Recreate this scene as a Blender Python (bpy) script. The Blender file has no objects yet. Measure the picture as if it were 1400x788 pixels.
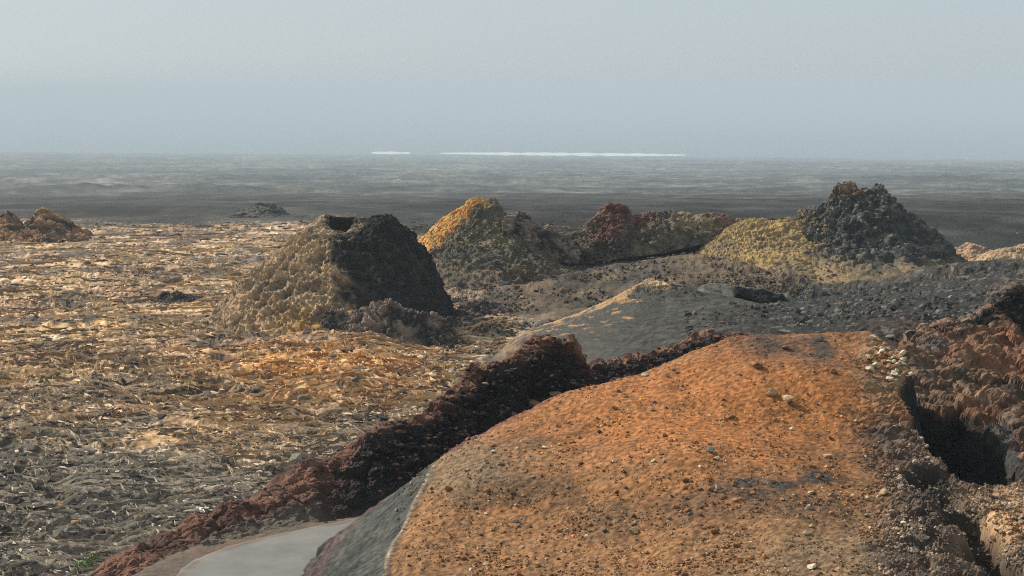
import bpy, math, random
import numpy as np
random.seed(7); rng = np.random.default_rng(7)
S = bpy.context.scene
COL = S.collection
# ------------------------------------------------------------------ camera
FPX, CX, CY, CAMZ = 2154.0, 700.0, 394.0, 12.0
PITCH = math.atan((394 - 126) / FPX)
cam = bpy.data.cameras.new('camera'); cam.sensor_width = 36; cam.lens = 36 * FPX / 1400
cam.clip_start = 0.5; cam.clip_end = 80000
camo = bpy.data.objects.new('camera', cam); COL.objects.link(camo)
camo.location = (0, 0, CAMZ); camo.rotation_euler = (math.pi / 2 - PITCH, 0, 0)
S.camera = camo
# ------------------------------------------------------------------ sky, sun, exposure
SUN_EL, SUN_LEFT = 34.0, 50.0          # elevation; degrees left of the view direction
wd = bpy.data.worlds.new('World'); S.world = wd; wd.use_nodes = True
wn = wd.node_tree
sky = wn.nodes.new('ShaderNodeTexSky'); sky.sky_type = 'NISHITA'; sky.sun_disc = False
sky.sun_elevation = math.radians(SUN_EL); sky.sun_rotation = math.radians(-SUN_LEFT)
sky.altitude = 200; sky.air_density = 1.0; sky.dust_density = 1.0; sky.ozone_density = 1.5
hs = wn.nodes.new('ShaderNodeHueSaturation'); hs.inputs['Saturation'].default_value = 0.6
wn.links.new(sky.outputs[0], hs.inputs['Color'])
veil = wn.nodes.new('ShaderNodeMix'); veil.data_type = 'RGBA'; veil.inputs['Factor'].default_value = 0.82   # even high cloud veil
wn.links.new(hs.outputs[0], veil.inputs['A']); veil.inputs['B'].default_value = (4.1, 4.82, 5.25, 1)
wn.links.new(veil.outputs['Result'], wn.nodes['Background'].inputs[0])
wn.nodes['Background'].inputs[1].default_value = 0.085
sl = bpy.data.lights.new('sun', 'SUN'); sl.energy = 5.0; sl.angle = math.radians(0.5); sl.color = (1.0, 0.93, 0.82)
so = bpy.data.objects.new('sun', sl); COL.objects.link(so)
so.location = (-200, 200, 200)
so.rotation_euler = (math.radians(90 - SUN_EL), 0, math.radians(180 + SUN_LEFT))
S.view_settings.view_transform = 'Standard'; S.view_settings.look = 'None'
S.view_settings.exposure = 0.46; S.view_settings.gamma = 1.0
S.cycles.volume_bounces = 1; S.cycles.max_bounces = 6; S.cycles.diffuse_bounces = 3
S.cycles.volume_step_rate = 1.0; S.cycles.use_denoising = False; S.cycles.filter_width = 1.1
# ------------------------------------------------------------------ pixel <-> world helpers (construction only)
ca, sa = math.cos(PITCH), math.sin(PITCH)
def uz(px, py):
    v = (CY - py) / FPX; u = (px - CX) / FPX
    y = ca + v * sa; z = -sa + v * ca
    return u / y, z / y
def W(px, py, Y):
    u, z = uz(px, py); return np.array([u * Y, Y, CAMZ + z * Y])
def G0(px, py, z0):
    u, z = uz(px, py); Y = (z0 - CAMZ) / z
    return np.array([u * Y, Y, z0])
def sst(a, b, x):
    t = np.clip((x - a) / (b - a), 0, 1); return t * t * (3 - 2 * t)
def mix(a, b, t):
    t = np.asarray(t)[..., None]; return np.asarray(a) * (1 - t) + np.asarray(b) * t
# ------------------------------------------------------------------ noise
def hsh(i, j, k, seed):
    h = (i.astype(np.uint32) * np.uint32(374761393) + j.astype(np.uint32) * np.uint32(668265263)
         + k.astype(np.uint32) * np.uint32(2147483647) + np.uint32((seed * 974634777) & 0xffffffff))
    h = (h ^ (h >> np.uint32(13))) * np.uint32(1274126177)
    h = (h ^ (h >> np.uint32(15))) * np.uint32(2246822519)
    return h ^ (h >> np.uint32(16))
GR3 = np.array([[1,1,0],[-1,1,0],[1,-1,0],[-1,-1,0],[1,0,1],[-1,0,1],[1,0,-1],[-1,0,-1],[0,1,1],[0,-1,1],[0,1,-1],[0,-1,-1],[1,1,0],[-1,1,0],[0,-1,1],[0,-1,-1]], np.float32)
AN = np.arange(16) * math.pi / 8
GR2 = np.stack([np.cos(AN), np.sin(AN)], 1).astype(np.float32) * 1.4
def pn3(x, y, z, seed=0):
    sh = x.shape; x = x.ravel(); y = y.ravel(); z = z.ravel()
    xi = np.floor(x); yi = np.floor(y); zi = np.floor(z)
    fx = (x - xi).astype(np.float32); fy = (y - yi).astype(np.float32); fz = (z - zi).astype(np.float32)
    xi = xi.astype(np.int64); yi = yi.astype(np.int64); zi = zi.astype(np.int64)
    w = [f * f * f * (f * (f * 6 - 15) + 10) for f in (fx, fy, fz)]
    out = np.zeros(x.shape, np.float32)
    for a in (0, 1):
        for b in (0, 1):
            for c in (0, 1):
                g = GR3[hsh(xi + a, yi + b, zi + c, seed) & np.uint32(15)]
                d = g[:, 0] * (fx - a) + g[:, 1] * (fy - b) + g[:, 2] * (fz - c)
                out += d * (w[0] if a else 1 - w[0]) * (w[1] if b else 1 - w[1]) * (w[2] if c else 1 - w[2])
    return out.reshape(sh)
def pn2(x, y, seed=0):
    sh = x.shape; x = x.ravel(); y = y.ravel()
    xi = np.floor(x); yi = np.floor(y)
    fx = (x - xi).astype(np.float32); fy = (y - yi).astype(np.float32)
    xi = xi.astype(np.int64); yi = yi.astype(np.int64)
    w = [f * f * f * (f * (f * 6 - 15) + 10) for f in (fx, fy)]
    out = np.zeros(x.shape, np.float32); k = np.zeros_like(xi)
    for a in (0, 1):
        for b in (0, 1):
            g = GR2[hsh(xi + a, yi + b, k, seed) & np.uint32(15)]
            d = g[:, 0] * (fx - a) + g[:, 1] * (fy - b)
            out += d * (w[0] if a else 1 - w[0]) * (w[1] if b else 1 - w[1])
    return out.reshape(sh)
def fbm3(p, lam, octv, seed=0, gain=0.5, ridge=False):
    x, y, z = p[..., 0] / lam, p[..., 1] / lam, p[..., 2] / lam
    o = 0; a = 1.0
    for k in range(octv):
        n = pn3(x, y, z, seed + k)
        if ridge: n = 0.6 - 2 * np.abs(n)
        o = o + a * n; a *= gain; x, y, z = x * 2.03, y * 2.03, z * 2.03
    return o
def fbm2(X, Y, lam, octv, seed=0, gain=0.5, ridge=False):
    x, y = X / lam, Y / lam; o = 0; a = 1.0
    for k in range(octv):
        n = pn2(x, y, seed + k)
        if ridge: n = 0.6 - 2 * np.abs(n)
        o = o + a * n; a *= gain; x, y = x * 2.03 + 7.1, y * 2.03 + 3.3
    return o
def worley(p, lam, seed=0, flat=1.0):
    sh = p.shape[:-1]; q = (p.reshape(-1, 3) / lam) * np.array([1, 1, flat]); qi = np.floor(q).astype(np.int64)
    f1 = np.full(len(q), 9.0); f2 = np.full(len(q), 9.0); idv = np.zeros(len(q))
    for a in (-1, 0, 1):
        for b in (-1, 0, 1):
            for c in (-1, 0, 1):
                i, j, k = qi[:, 0] + a, qi[:, 1] + b, qi[:, 2] + c
                h = hsh(i, j, k, seed)
                ox = (h & np.uint32(1023)) / 1023.0; oy = ((h >> np.uint32(10)) & np.uint32(1023)) / 1023.0; oz = ((h >> np.uint32(20)) & np.uint32(1023)) / 1023.0
                d = np.sqrt((i + ox - q[:, 0]) ** 2 + (j + oy - q[:, 1]) ** 2 + (k + oz - q[:, 2]) ** 2)
                nr = d < f1
                f2 = np.where(nr, f1, np.minimum(f2, d)); idv = np.where(nr, ox, idv); f1 = np.where(nr, d, f1)
    return f1.reshape(sh), f2.reshape(sh), idv.reshape(sh)
def crag(p, amp, lam, seed=0, blocky=1.0, rough=0.5):
    """clots of spatter: rounded blocks with creases, on top of broken fractal relief"""
    wp = p + 0.14 * lam * np.stack([fbm3(p, lam, 2, seed + 50), fbm3(p, lam, 2, seed + 60), fbm3(p, lam, 2, seed + 70)], -1)
    f1, f2, iv = worley(wp, lam, seed)
    g1, g2, iw = worley(wp, lam * 0.38, seed + 9)
    d = blocky * ((iv - 0.5) * 0.9 + np.minimum(f2 - f1, 0.45) * 0.9 - 0.2) + 0.55 * blocky * ((iw - 0.5) * 0.8 + np.minimum(g2 - g1, 0.5) - 0.2)
    d = d + rough * fbm3(p, lam * 1.6, 5, seed + 20, 0.55, True) + 0.35 * rough * fbm3(p, lam * .25, 2, seed + 90, .5)
    return amp * d
# ------------------------------------------------------------------ palette (linear albedo)
TAN = (.43, .285, .150); YEL = (.44, .27, .09); ORG = (.43, .165, .045); ORB = (.50, .22, .055)
GREY = (.088, .083, .070); DARK = (.040, .038, .036); BRN = (.17, .105, .062); MAR = (.15, .048, .036)
PALE = (.50, .42, .29); OLV = (.17, .14, .085); SOIL = (.10, .095, .085); RED = (.24, .085, .048); PUR = (.15, .085, .075)
# ------------------------------------------------------------------ materials
def rock_mat(name, base=None, var=0.45, bump=0.4, scale=6.0, rough=0.95, speck=None, bdist=.06, fine=34.0):
    m = bpy.data.materials.new(name); m.use_nodes = True; nt = m.node_tree; N = nt.nodes; L = nt.links
    b = N['Principled BSDF']; b.inputs['Roughness'].default_value = rough; b.inputs['Specular IOR Level'].default_value = 0.12
    geo = N.new('ShaderNodeNewGeometry')
    n1 = N.new('ShaderNodeTexNoise'); n1.inputs['Scale'].default_value = scale; n1.inputs['Detail'].default_value = 6; n1.inputs['Roughness'].default_value = 0.7
    L.new(geo.outputs['Position'], n1.inputs['Vector'])
    n2 = N.new('ShaderNodeTexNoise'); n2.inputs['Scale'].default_value = fine; n2.inputs['Detail'].default_value = 3; n2.inputs['Roughness'].default_value = 0.6
    L.new(geo.outputs['Position'], n2.inputs['Vector'])
    r = N.new('ShaderNodeMapRange'); r.inputs['From Min'].default_value = .3; r.inputs['From Max'].default_value = .7
    r.inputs['To Min'].default_value = 1 - var; r.inputs['To Max'].default_value = 1 + var; L.new(n1.outputs['Fac'], r.inputs['Value'])
    r2 = N.new('ShaderNodeMapRange'); r2.inputs['From Min'].default_value = .3; r2.inputs['From Max'].default_value = .7
    r2.inputs['To Min'].default_value = 1 - var * .7; r2.inputs['To Max'].default_value = 1 + var * .7; L.new(n2.outputs['Fac'], r2.inputs['Value'])
    mu = N.new('ShaderNodeMath'); mu.operation = 'MULTIPLY'; L.new(r.outputs[0], mu.inputs[0]); L.new(r2.outputs[0], mu.inputs[1])
    sc = N.new('ShaderNodeVectorMath'); sc.operation = 'SCALE'; L.new(mu.outputs[0], sc.inputs['Scale'])
    if base is None:
        at = N.new('ShaderNodeAttribute'); at.attribute_name = 'Col'; L.new(at.outputs['Color'], sc.inputs[0])
    else:
        sc.inputs[0].default_value = base
    last = sc.outputs[0]
    if speck:
        v = N.new('ShaderNodeTexVoronoi'); v.inputs['Scale'].default_value = speck[0]; L.new(geo.outputs['Position'], v.inputs['Vector'])
        lt = N.new('ShaderNodeMath'); lt.operation = 'LESS_THAN'; lt.inputs[1].default_value = speck[1]; L.new(v.outputs['Distance'], lt.inputs[0])
        mx = N.new('ShaderNodeMix'); mx.data_type = 'RGBA'; L.new(lt.outputs[0], mx.inputs['Factor']); L.new(last, mx.inputs['A']); mx.inputs['B'].default_value = (*speck[2], 1)
        last = mx.outputs['Result']
    L.new(last, b.inputs['Base Color'])
    if bump:
        ad = N.new('ShaderNodeMath'); ad.operation = 'ADD'; L.new(n1.outputs['Fac'], ad.inputs[0])
        m2 = N.new('ShaderNodeMath'); m2.operation = 'MULTIPLY'; m2.inputs[1].default_value = .4; L.new(n2.outputs['Fac'], m2.inputs[0]); L.new(m2.outputs[0], ad.inputs[1])
        bp = N.new('ShaderNodeBump'); bp.inputs['Strength'].default_value = bump; bp.inputs['Distance'].default_value = bdist
        L.new(ad.outputs[0], bp.inputs['Height']); L.new(bp.outputs[0], b.inputs['Normal'])
    return m
M_lava = rock_mat('lava_rock', var=.38, bump=.7, scale=5, bdist=.12)
M_cind = rock_mat('cinder_soil', var=.22, bump=.3, scale=14, bdist=.03, fine=40)
M_far = rock_mat('far_lava', var=.45, bump=0, scale=.05, fine=.4)
M_asph = rock_mat('asphalt', var=.12, bump=.25, scale=1.2, rough=.85, bdist=.01)
# ------------------------------------------------------------------ object helpers
def tag(o, label=None, cat=None, group=None, kind=None):
    if label: o['label'] = label
    if cat: o['category'] = cat
    if group: o['group'] = group
    if kind: o['kind'] = kind
    return o
def empty(name, loc, **k):
    o = bpy.data.objects.new(name, None); COL.objects.link(o); o.location = tuple(float(c) for c in loc); o.empty_display_size = .3
    return tag(o, **k)
def rawmesh(name, V, Fq, mat, cols=None, smooth=False, parent=None):
    me = bpy.data.meshes.new(name); V = np.asarray(V, np.float32).reshape(-1, 3); Fq = np.asarray(Fq, np.int32)
    n = Fq.shape[1]
    if parent is not None: V = V - np.array(parent.location, np.float32)
    me.vertices.add(len(V)); me.vertices.foreach_set('co', V.ravel())
    me.loops.add(Fq.size); me.loops.foreach_set('vertex_index', Fq.ravel())
    me.polygons.add(len(Fq)); me.polygons.foreach_set('loop_start', np.arange(len(Fq), dtype=np.int32) * n)
    me.polygons.foreach_set('use_smooth', np.full(len(Fq), smooth, bool))
    me.update(calc_edges=True); me.validate()
    if cols is not None:
        c = np.ones((len(V), 4), np.float32); c[:, :3] = np.clip(np.asarray(cols, np.float32).reshape(-1, 3), .004, .9)
        at = me.color_attributes.new('Col', 'FLOAT_COLOR', 'POINT'); at.data.foreach_set('color', c.ravel())
    me.materials.append(mat)
    o = bpy.data.objects.new(name, me); COL.objects.link(o)
    if parent is not None: o.parent = parent
    return o
def gridfaces(ny, nx, wrap=False, mask=None):
    i, j = np.meshgrid(np.arange(ny - 1), np.arange(nx if wrap else nx - 1), indexing='ij')
    j2 = (j + 1) % nx
    f = np.stack([i * nx + j, i * nx + j2, (i + 1) * nx + j2, (i + 1) * nx + j], -1).reshape(-1, 4)
    if mask is not None:
        m = mask.ravel(); f = f[m[f].all(1)]
    return f
def gnormals(P, wrap=False):
    if wrap:
        du = np.roll(P, -1, 1) - np.roll(P, 1, 1)
    else:
        du = np.gradient(P, axis=1)
    dv = np.gradient(P, axis=0)
    n = np.cross(du, dv); n /= np.linalg.norm(n, axis=-1, keepdims=True) + 1e-9
    return n
def tps(xy, z, sc):
    xy = np.asarray(xy, float) * sc; n = len(xy)
    def K(a, b):
        r2 = ((a[:, None] - b[None]) ** 2).sum(-1); return 0.5 * r2 * np.log(r2 + 1e-9)
    A = np.zeros((n + 3, n + 3)); A[:n, :n] = K(xy, xy) + np.eye(n) * 1e-4; A[:n, n] = 1; A[:n, n + 1:] = xy; A[n, :n] = 1; A[n + 1:, :n] = xy.T
    w = np.linalg.solve(A, np.r_[z, 0, 0, 0])
    def f(X, Y):
        sh = X.shape; q = np.stack([X.ravel(), Y.ravel()], 1) * sc; out = w[n] + q @ w[n + 1:]
        for k in range(n):
            r2 = (q[:, 0] - xy[k, 0]) ** 2 + (q[:, 1] - xy[k, 1]) ** 2
            out = out + w[k] * 0.5 * r2 * np.log(r2 + 1e-9)
        return out.reshape(sh)
    return f
def polydist(X, Y, P, closed=False, vals=None):
    """distance to polyline; optionally values interpolated at the nearest point"""
    P = np.asarray(P, float); n = len(P); best = np.full(X.shape, 1e9); bv = np.zeros(X.shape)
    for k in range(n if closed else n - 1):
        a = P[k, :2]; b = P[(k + 1) % n, :2]; ab = b - a
        t = np.clip(((X - a[0]) * ab[0] + (Y - a[1]) * ab[1]) / (ab @ ab + 1e-9), 0, 1)
        d = np.hypot(X - a[0] - t * ab[0], Y - a[1] - t * ab[1]); m = d < best; best = np.where(m, d, best)
        if vals is not None: bv = np.where(m, vals[k] * (1 - t) + vals[(k + 1) % n] * t, bv)
    return (best, bv) if vals is not None else best
def inside(X, Y, P):
    P = np.asarray(P, float); r = np.zeros(X.shape, bool); n = len(P)
    for k in range(n):
        x1, y1 = P[k, :2]; x2, y2 = P[(k + 1) % n, :2]
        if y1 == y2: continue
        c = ((y1 > Y) != (y2 > Y)) & (X < (x2 - x1) * (Y - y1) / (y2 - y1) + x1); r ^= c
    return r
# ------------------------------------------------------------------ base ground field
PY = np.array([0, 15, 30, 40, 60, 92, 150, 234, 420, 700, 1200, 2200, 3600, 4700, 5080, 5400, 7000.])
PZ = np.array([-.2, -.2, -.3, -.5, -.9, -1.6, -3.5, -6.0, -16, -32, -57, -94, -141, -181, -190, -215, -320.])
LT = np.linspace(0, 7000, 14001)
_pz = np.interp(LT, PY, PZ)
def prof(Y): return np.interp(Y, LT, _pz)
def coast(u): return 5080 - 1000 * np.clip(u, -.5, .5)
def Pg(X, Y):
    u = X / np.maximum(Y, 1); w = sst(600, 4000, Y)
    return prof(Y * (1 + w * (5080 / coast(u) - 1)))
CT = [(700,470,88),(650,452,92),(760,472,82),(560,470,88),(700,430,98),(720,372,115),(800,362,118),(900,348,120),(830,400,105),(800,440,93),(960,352,114),
      (1020,372,110),(1060,392,102),(1100,402,98),(640,400,108),(850,486,62),(900,470,64),(900,440,72),(960,455,64),(1000,460,61),(1000,420,80),(1100,440,69),(1200,452,61),
      (1200,412,79),(1300,382,92),(1400,368,97),(1400,400,76),(1300,430,66),(1160,396,96),(1230,389,100),(1060,415,86),(1500,370,95),(1500,400,75),
      (1300,365,102),(1400,357,112),(620,440,95)]
xy = []; zz = []
for (a, b, c) in CT:
    p = W(a, b, c); xy.append((p[0] / c * 2.2, math.log(c))); zz.append(p[2] - float(Pg(p[0], c)))
for a, c in [(520,88),(520,110),(560,130),(500,70),(420,55),(540,56),(400,90),(300,60),(100,50),(100,90),(300,120),(500,150),(0,60),(0,140),(-300,60),(-300,140),
             (700,150),(900,152),(1100,150),(1250,135),(1400,150),(1600,140),(800,200),(1200,200),(1600,210),(400,200),(0,220),(600,58),(640,66),(720,70),(760,64)]:
    xy.append(((a - 700) / FPX * 2.2, math.log(c))); zz.append(0.)
for a, c in [(200,38),(600,38),(1000,38),(1400,38),(1000,50),(1200,50),(1400,48),(800,52)]:
    xy.append(((a - 700) / FPX * 2.2, math.log(c))); zz.append(-.5)
_res = tps(xy, np.array(zz), 1.0)
# road: far edge from the photograph, carried on behind the cinder slope
ZR = -0.30
far_edge = [G0(150, 900, ZR), G0(205, 830, ZR), G0(236, 790, ZR), G0(262, 766, ZR), G0(330, 741, ZR), G0(400, 726, ZR), G0(480, 710, ZR), np.array([-2.2, 46.6, ZR]), np.array([1.5, 48.8, ZR]), np.array([5, 51.2, ZR]), np.array([9, 52.6, ZR])]
def smooth_line(P, n):
    P = np.asarray(P, float); t = np.r_[0, np.cumsum(np.linalg.norm(np.diff(P, axis=0), axis=1))]; T = np.linspace(0, t[-1], n)
    Q = np.stack([np.interp(T, t, P[:, k]) for k in range(P.shape[1])], 1)
    k = max(1, n // 24); ker = np.hanning(2 * k + 3)[1:-1]; ker /= ker.sum(); pad = len(ker) // 2
    R = np.pad(Q, ((pad, pad), (0, 0)), mode='reflect', reflect_type='odd')
    return np.stack([np.convolve(R[:, c], ker, 'valid') for c in range(P.shape[1])], 1)
fe = smooth_line(far_edge, 240)
tg = np.gradient(fe, axis=0)[:, :2]; tg /= np.linalg.norm(tg, axis=1, keepdims=True)
nr = np.stack([tg[:, 1], -tg[:, 0]], 1)              # towards the near side
RW = 4.4
center = fe[:, :2] + nr * RW / 2
cen10 = center[::10]
def base_ground(X, Y):
    u = X / np.maximum(Y, 1)
    r = _res(u * 2.2, np.log(np.maximum(Y, 5)))
    fade = sst(20, 34, Y) * (1 - sst(190, 225, Y)) * (1 - sst(.42, .6, np.abs(u)))
    z = Pg(X, Y) + r * fade
    near = (Y < 62) & (np.abs(X) < 30)
    if near.any():
        d = polydist(X[near], Y[near], cen10)
        m = 1 - sst(RW / 2 + .9, RW / 2 + 2.6, d)
        z[near] = z[near] * (1 - m) + (ZR - .05) * m
    return z
def road_mask(X, Y):
    m = np.zeros(X.shape); near = (Y < 62) & (np.abs(X) < 30)
    if near.any():
        m[near] = 1 - sst(RW / 2 + .6, RW / 2 + 2.2, polydist(X[near], Y[near], cen10))
    return m
def smoothmask(X, Y):
    """1 where the ground is loose ash and lapilli (the slopes on the right) and 0 on broken lava"""
    u = X / np.maximum(Y, 1); e = (u * FPX + 700)
    n = 60 * pn2(X / 6, Y / 6, 71)
    a = sst(700, 780, e + n * .6 + 70 * sst(92, 104, Y)) * sst(38, 50, Y) * (1 - sst(122, 132, Y))
    return a
def lava_relief(X, Y, sp):
    """broken lava: swells, ropes and blocks; octaves finer than the mesh are dropped"""
    o = 0
    wx = X + 0.9 * pn2(X / 2.3, Y / 2.3, 5); wy = Y + 0.9 * pn2(X / 2.3 + 9, Y / 2.3, 6)
    for lam, amp, sd, rg in [(420, 4, 1, 0), (160, 2.0, 2, 0), (60, 1.0, 3, 1), (24, .6, 4, 1)]:
        f = sst(240, 700, Y) * np.clip(lam / (1.5 * sp) - .3, 0, 1)
        if lam <= 60: f = np.maximum(f, sst(120, 300, Y) * .35)
        n = pn2(X / lam / 1.7, Y / lam, sd + 30); o = o + amp * f * ((.3 - 2 * np.abs(n)) if rg else n)
    for lam, amp, sd, rg in [(9, .50, 11, 0), (4.2, .26, 12, 1), (2.0, .19, 13, 1), (.95, .14, 14, 1), (.48, .10, 15, 1), (.24, .06, 16, 1)]:
        f = np.clip(lam / (1.7 * sp) - .4, 0, 1)
        n = pn2(wx / lam / 1.6, wy / lam, sd); o = o + amp * f * ((.34 - 2 * np.abs(n)) if rg else n) * (1 - (.62 if lam < 3 else .3) * sst(75, 190, Y))
    return o
def ash_relief(X, Y):
    return .22 * pn2(X / 5, Y / 5, 41) + .10 * pn2(X / 1.7, Y / 1.7, 42) + .05 * (.3 - 2 * np.abs(pn2(X / .7, Y / .7, 43))) + .025 * pn2(X / .3, Y / .3, 44)
def ground_z(X, Y, sp):
    sm = smoothmask(X, Y); rm = road_mask(X, Y)
    rough = lava_relief(X, Y, sp)
    z = base_ground(X, Y)
    amp = np.clip(pn2(X / 13, Y / 13, 77) * .8 + .85, .45, 1.3)
    jl = sst(880, 1060, X / np.maximum(Y, 1) * FPX + 700) * .62          # blocks on the black slope
    return z + (1 - rm) * (rough * amp * ((1 - sm) + sm * jl * sst(54, 60, Y)) + sm * (ash_relief(X, Y) + .45 * rough * amp * sst(88, 98, Y) * sst(125, 118, Y))) * 1.0, rough, sm, rm
def ground():
    u1 = np.linspace(-.355, .355, 770); h = np.geomspace(.003, .9, 40)
    u = np.r_[-.355 - h[::-1], u1, .355 + h]
    pys = np.r_[np.linspace(1500, 830, 30), np.linspace(826, 300, 370), np.linspace(299.2, 209, 125)]
    Yt = np.geomspace(12, 5300, 6000); zt = prof(Yt); tt = (CAMZ - zt) / Yt
    # t falls with distance: invert
    tq = np.array([-uz(700, p)[1] for p in pys]); o = np.argsort(tt)
    Yr = np.interp(tq, tt[o], Yt[o]); Yr = np.unique(np.round(np.r_[-60, -20, 0.5, 8, Yr, 5350, 5600, 6200, 7000], 3))
    U, Y = np.meshgrid(u, Yr); X = U * np.maximum(Y, 40 + 0 * Y)
    sp = np.maximum(np.maximum(Y, 20) * .00078, .02); sp = np.maximum(sp, (.22 * np.gradient(Yr)[:, None] + 0 * sp) * sst(150, 300, Y))
    Z, rough, sm, rm = ground_z(X, Y, sp)
    e = U * FPX + 700
    # colours: lichen and stone, plus sunlit crests painted as pale lines
    wX = X + 0.9 * pn2(X / 2.3, Y / 2.3, 5); wY = Y + 0.9 * pn2(X / 2.3 + 9, Y / 2.3, 6)
    nA = fbm2(X, Y, 16, 4, 81); nB = fbm2(X, Y, 3.0, 4, 85, .6); nC = fbm2(X, Y, 40, 3, 90)
    tz = sst(54, 66, Y + 9 * nA) * (1 - sst(205, 240, Y + 22 * nC)) * (1 - .6 * sst(520, 640, e))
    hi = np.clip(rough * 1.1 + .25, -.6, 1.2)
    lit_ln = sst(.085, .0, np.abs(pn2(wX / 1.43, wY / .95, 14))) + .7 * sst(.07, .0, np.abs(pn2(wX / 3.0, wY / 2.0, 13))) + .8 * sst(.12, .0, np.abs(pn2(wX / .72, wY / .48, 15)))  # pale lines painted along ridge crests as if rim-lit by the sun
    lit_ln = lit_ln * np.clip(.55 + 1.4 * fbm2(X, Y, 2.2, 3, 140, .6), 0, 1.3)
    lich_lit = np.clip(.24 * tz + .50 * nB + .42 * hi - .02 + .25 * nA, 0, 1)  # lichen patches, pushed paler on raised crests to look sunlit
    gcol = mix((.06, .057, .05), (.32, .285, .225), np.clip(.12 + .5 * nB + .40 * hi + .2 * nA, 0, 1))
    tcol = mix((.42, .26, .13), YEL, np.clip(.35 + nA * 1.2, 0, 1)); tcol = mix(tcol, PALE, np.clip(nB * 1.6, 0, 1)); tcol = mix(tcol, (.33, .17, .09), np.clip(nA * -2.2 + .1, 0, .85))
    yz = np.exp(-((e - 400) / 130) ** 2 - ((Y - 76) / 10) ** 2); yz2 = np.exp(-((e - 60) / 260) ** 2 - ((Y - 92) / 16) ** 2)
    tcol = mix(tcol, (.52, .28, .085), np.clip(yz * 1.1, 0, .9))
    col = mix(gcol, tcol, np.clip(lich_lit * (tz * 1.25 + .08) + .5 * yz * np.clip(hi + .6, 0, 1) + .25 * yz2, 0, 1))
    sm1 = fbm2(X, Y, .5, 3, 143, .75); col = col * (1 + np.clip(1.0 * sm1, -.65, .9))[..., None]
    col = mix(col, mix((.46, .43, .32), (.62, .49, .29), tz), np.clip(lit_ln, 0, 1) * .66)
    darkp = sst(.10, .38, fbm2(X, Y, 7.5, 3, 95)); col = mix(col, (.05, .048, .044), darkp * .85 * (1 - .6 * yz))
    col = col * np.array([1.28, 1.16, 1.14])
    # the far plain
    fp = sst(185, 250, Y + 26 * nC + 8 * nA + 90 * sst(500, 620, e))
    pat = np.clip(.5 + 1.1 * fbm2(X, Y * .55, 150, 5, 99, .62), 0, 1)
    fcol = mix((.018, .019, .018), (.080, .078, .068), pat * sst(250, 900, Y) + .25 * np.clip(nA + .2, 0, 1))
    lt = sst(.25, .5, fbm2(X, Y * .5, 260, 4, 107, .6)) * sst(600, 1500, Y); fcol = mix(fcol, (.24, .23, .20), lt * .2); fcol = fcol * (1 + np.clip(1.0 * fbm2(X, Y * .4, 26, 4, 109, .8), -.6, 1.2))[..., None]
    rt = sst(1240, 1320, e) * sst(110, 125, Y) * (1 - sst(200, 240, Y)); fcol = mix(fcol, (.30, .20, .13), rt * .0)
    col = mix(col, fcol, fp)
    # ash slopes
    ac = mix((.056, .053, .046), (.038, .037, .034), np.clip(.5 + nB, 0, 1)) * (1 + np.clip(.8 * fbm2(X, Y, .6, 3, 144, .7), -.5, .7))[..., None]
    ac = mix(ac, (.155, .105, .062), np.clip(1.2 * np.exp(-((e - 1010) / 90) ** 2 - ((Y - 112) / 9) ** 2) + .9 * np.exp(-((e - 700) / 95) ** 2 - ((Y - 100) / 9) ** 2) + .35 * nB, 0, .9) * sst(84, 98, Y))
    ac = mix(ac, (.19, .15, .085), np.clip(np.exp(-((e - 770) / 55) ** 2 - ((Y - 88) / 9) ** 2) * (.7 + nB), 0, .9))
    ac = mix(ac, (.036, .035, .032), sst(980, 1080, e) * (1 - sst(100, 110, Y)) * .9)
    mt = sst(90, 100, Y) * sst(900, 820, e); ac = mix(ac, mix((.050, .042, .034), (.14, .10, .065), np.clip(.35 + 1.4 * nB, 0, 1)), mt * .8)  # slope below the hornitos darkened in colour to read as shaded
    spk = sst(.42, .62, fbm2(X, Y, .8, 3, 121, .7)) * sst(980, 1080, e); ac = mix(ac, (.20, .19, .16), spk * .7)
    ac = mix(ac, (.20, .10, .07), sst(.3, .6, fbm2(X, Y, 6, 2, 125)) * sst(1150, 1250, e) * .18)
    col = mix(col, ac, sm * (1 - fp))
    col = mix(col, mix((.15, .105, .075), (.10, .09, .075), np.clip(.5 + nB, 0, 1)), rm)
    P = np.stack([X, Y, Z], -1); ny, nx = X.shape
    k = int(np.searchsorted(Yr, 420))
    hid = np.zeros(X.shape, bool); nb_ = (Y < 52) & (np.abs(X) < 40)
    hid[nb_] = inside(X[nb_], Y[nb_], OUTL) & (polydist(X[nb_], Y[nb_], OUTL, True) > 1.6)      # buried under the cinder slope
    keep = ~(hid[:-1, :-1] & hid[1:, 1:])
    fc = gridfaces(ny, nx)[keep.ravel()]
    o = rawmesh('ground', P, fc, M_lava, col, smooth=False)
    o.data.materials.append(M_far)
    mi = np.zeros((ny - 1, nx - 1), np.int32); mi[k:] = 1; o.data.polygons.foreach_set('material_index', mi[keep])
    return tag(o, kind='structure', label='rough lava field with tan lichen running down to the sea')
# --- orange cinder slope
OUT = [(418,792,37.4),(450,750,39.6),(480,713,41.2),(530,677,41.6),(580,641,41.6),(640,596,43),(740,553,44.6),(800,529,45.5),(870,512,46.2),(930,490,47.2),(1000,463,48.5),(1060,456,49),(1120,456,49),
       (1190,456,48.8),(1232,478,47.6),(1244,508,46.2),(1226,536,45),(1250,578,42.6),(1278,622,40.6),(1330,672,38.4),(1378,664,38.8),(1430,640,40),(1620,640,40)]
def lowp(px, Y, z): return np.array([(px - 700) / FPX * Y, Y, z])
OUTL = [W(*p) for p in OUT] + [np.array([16., 22, .4]), np.array([-2., 22, .3]), np.array([-5.5, 30, .0])]
ground()
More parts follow.
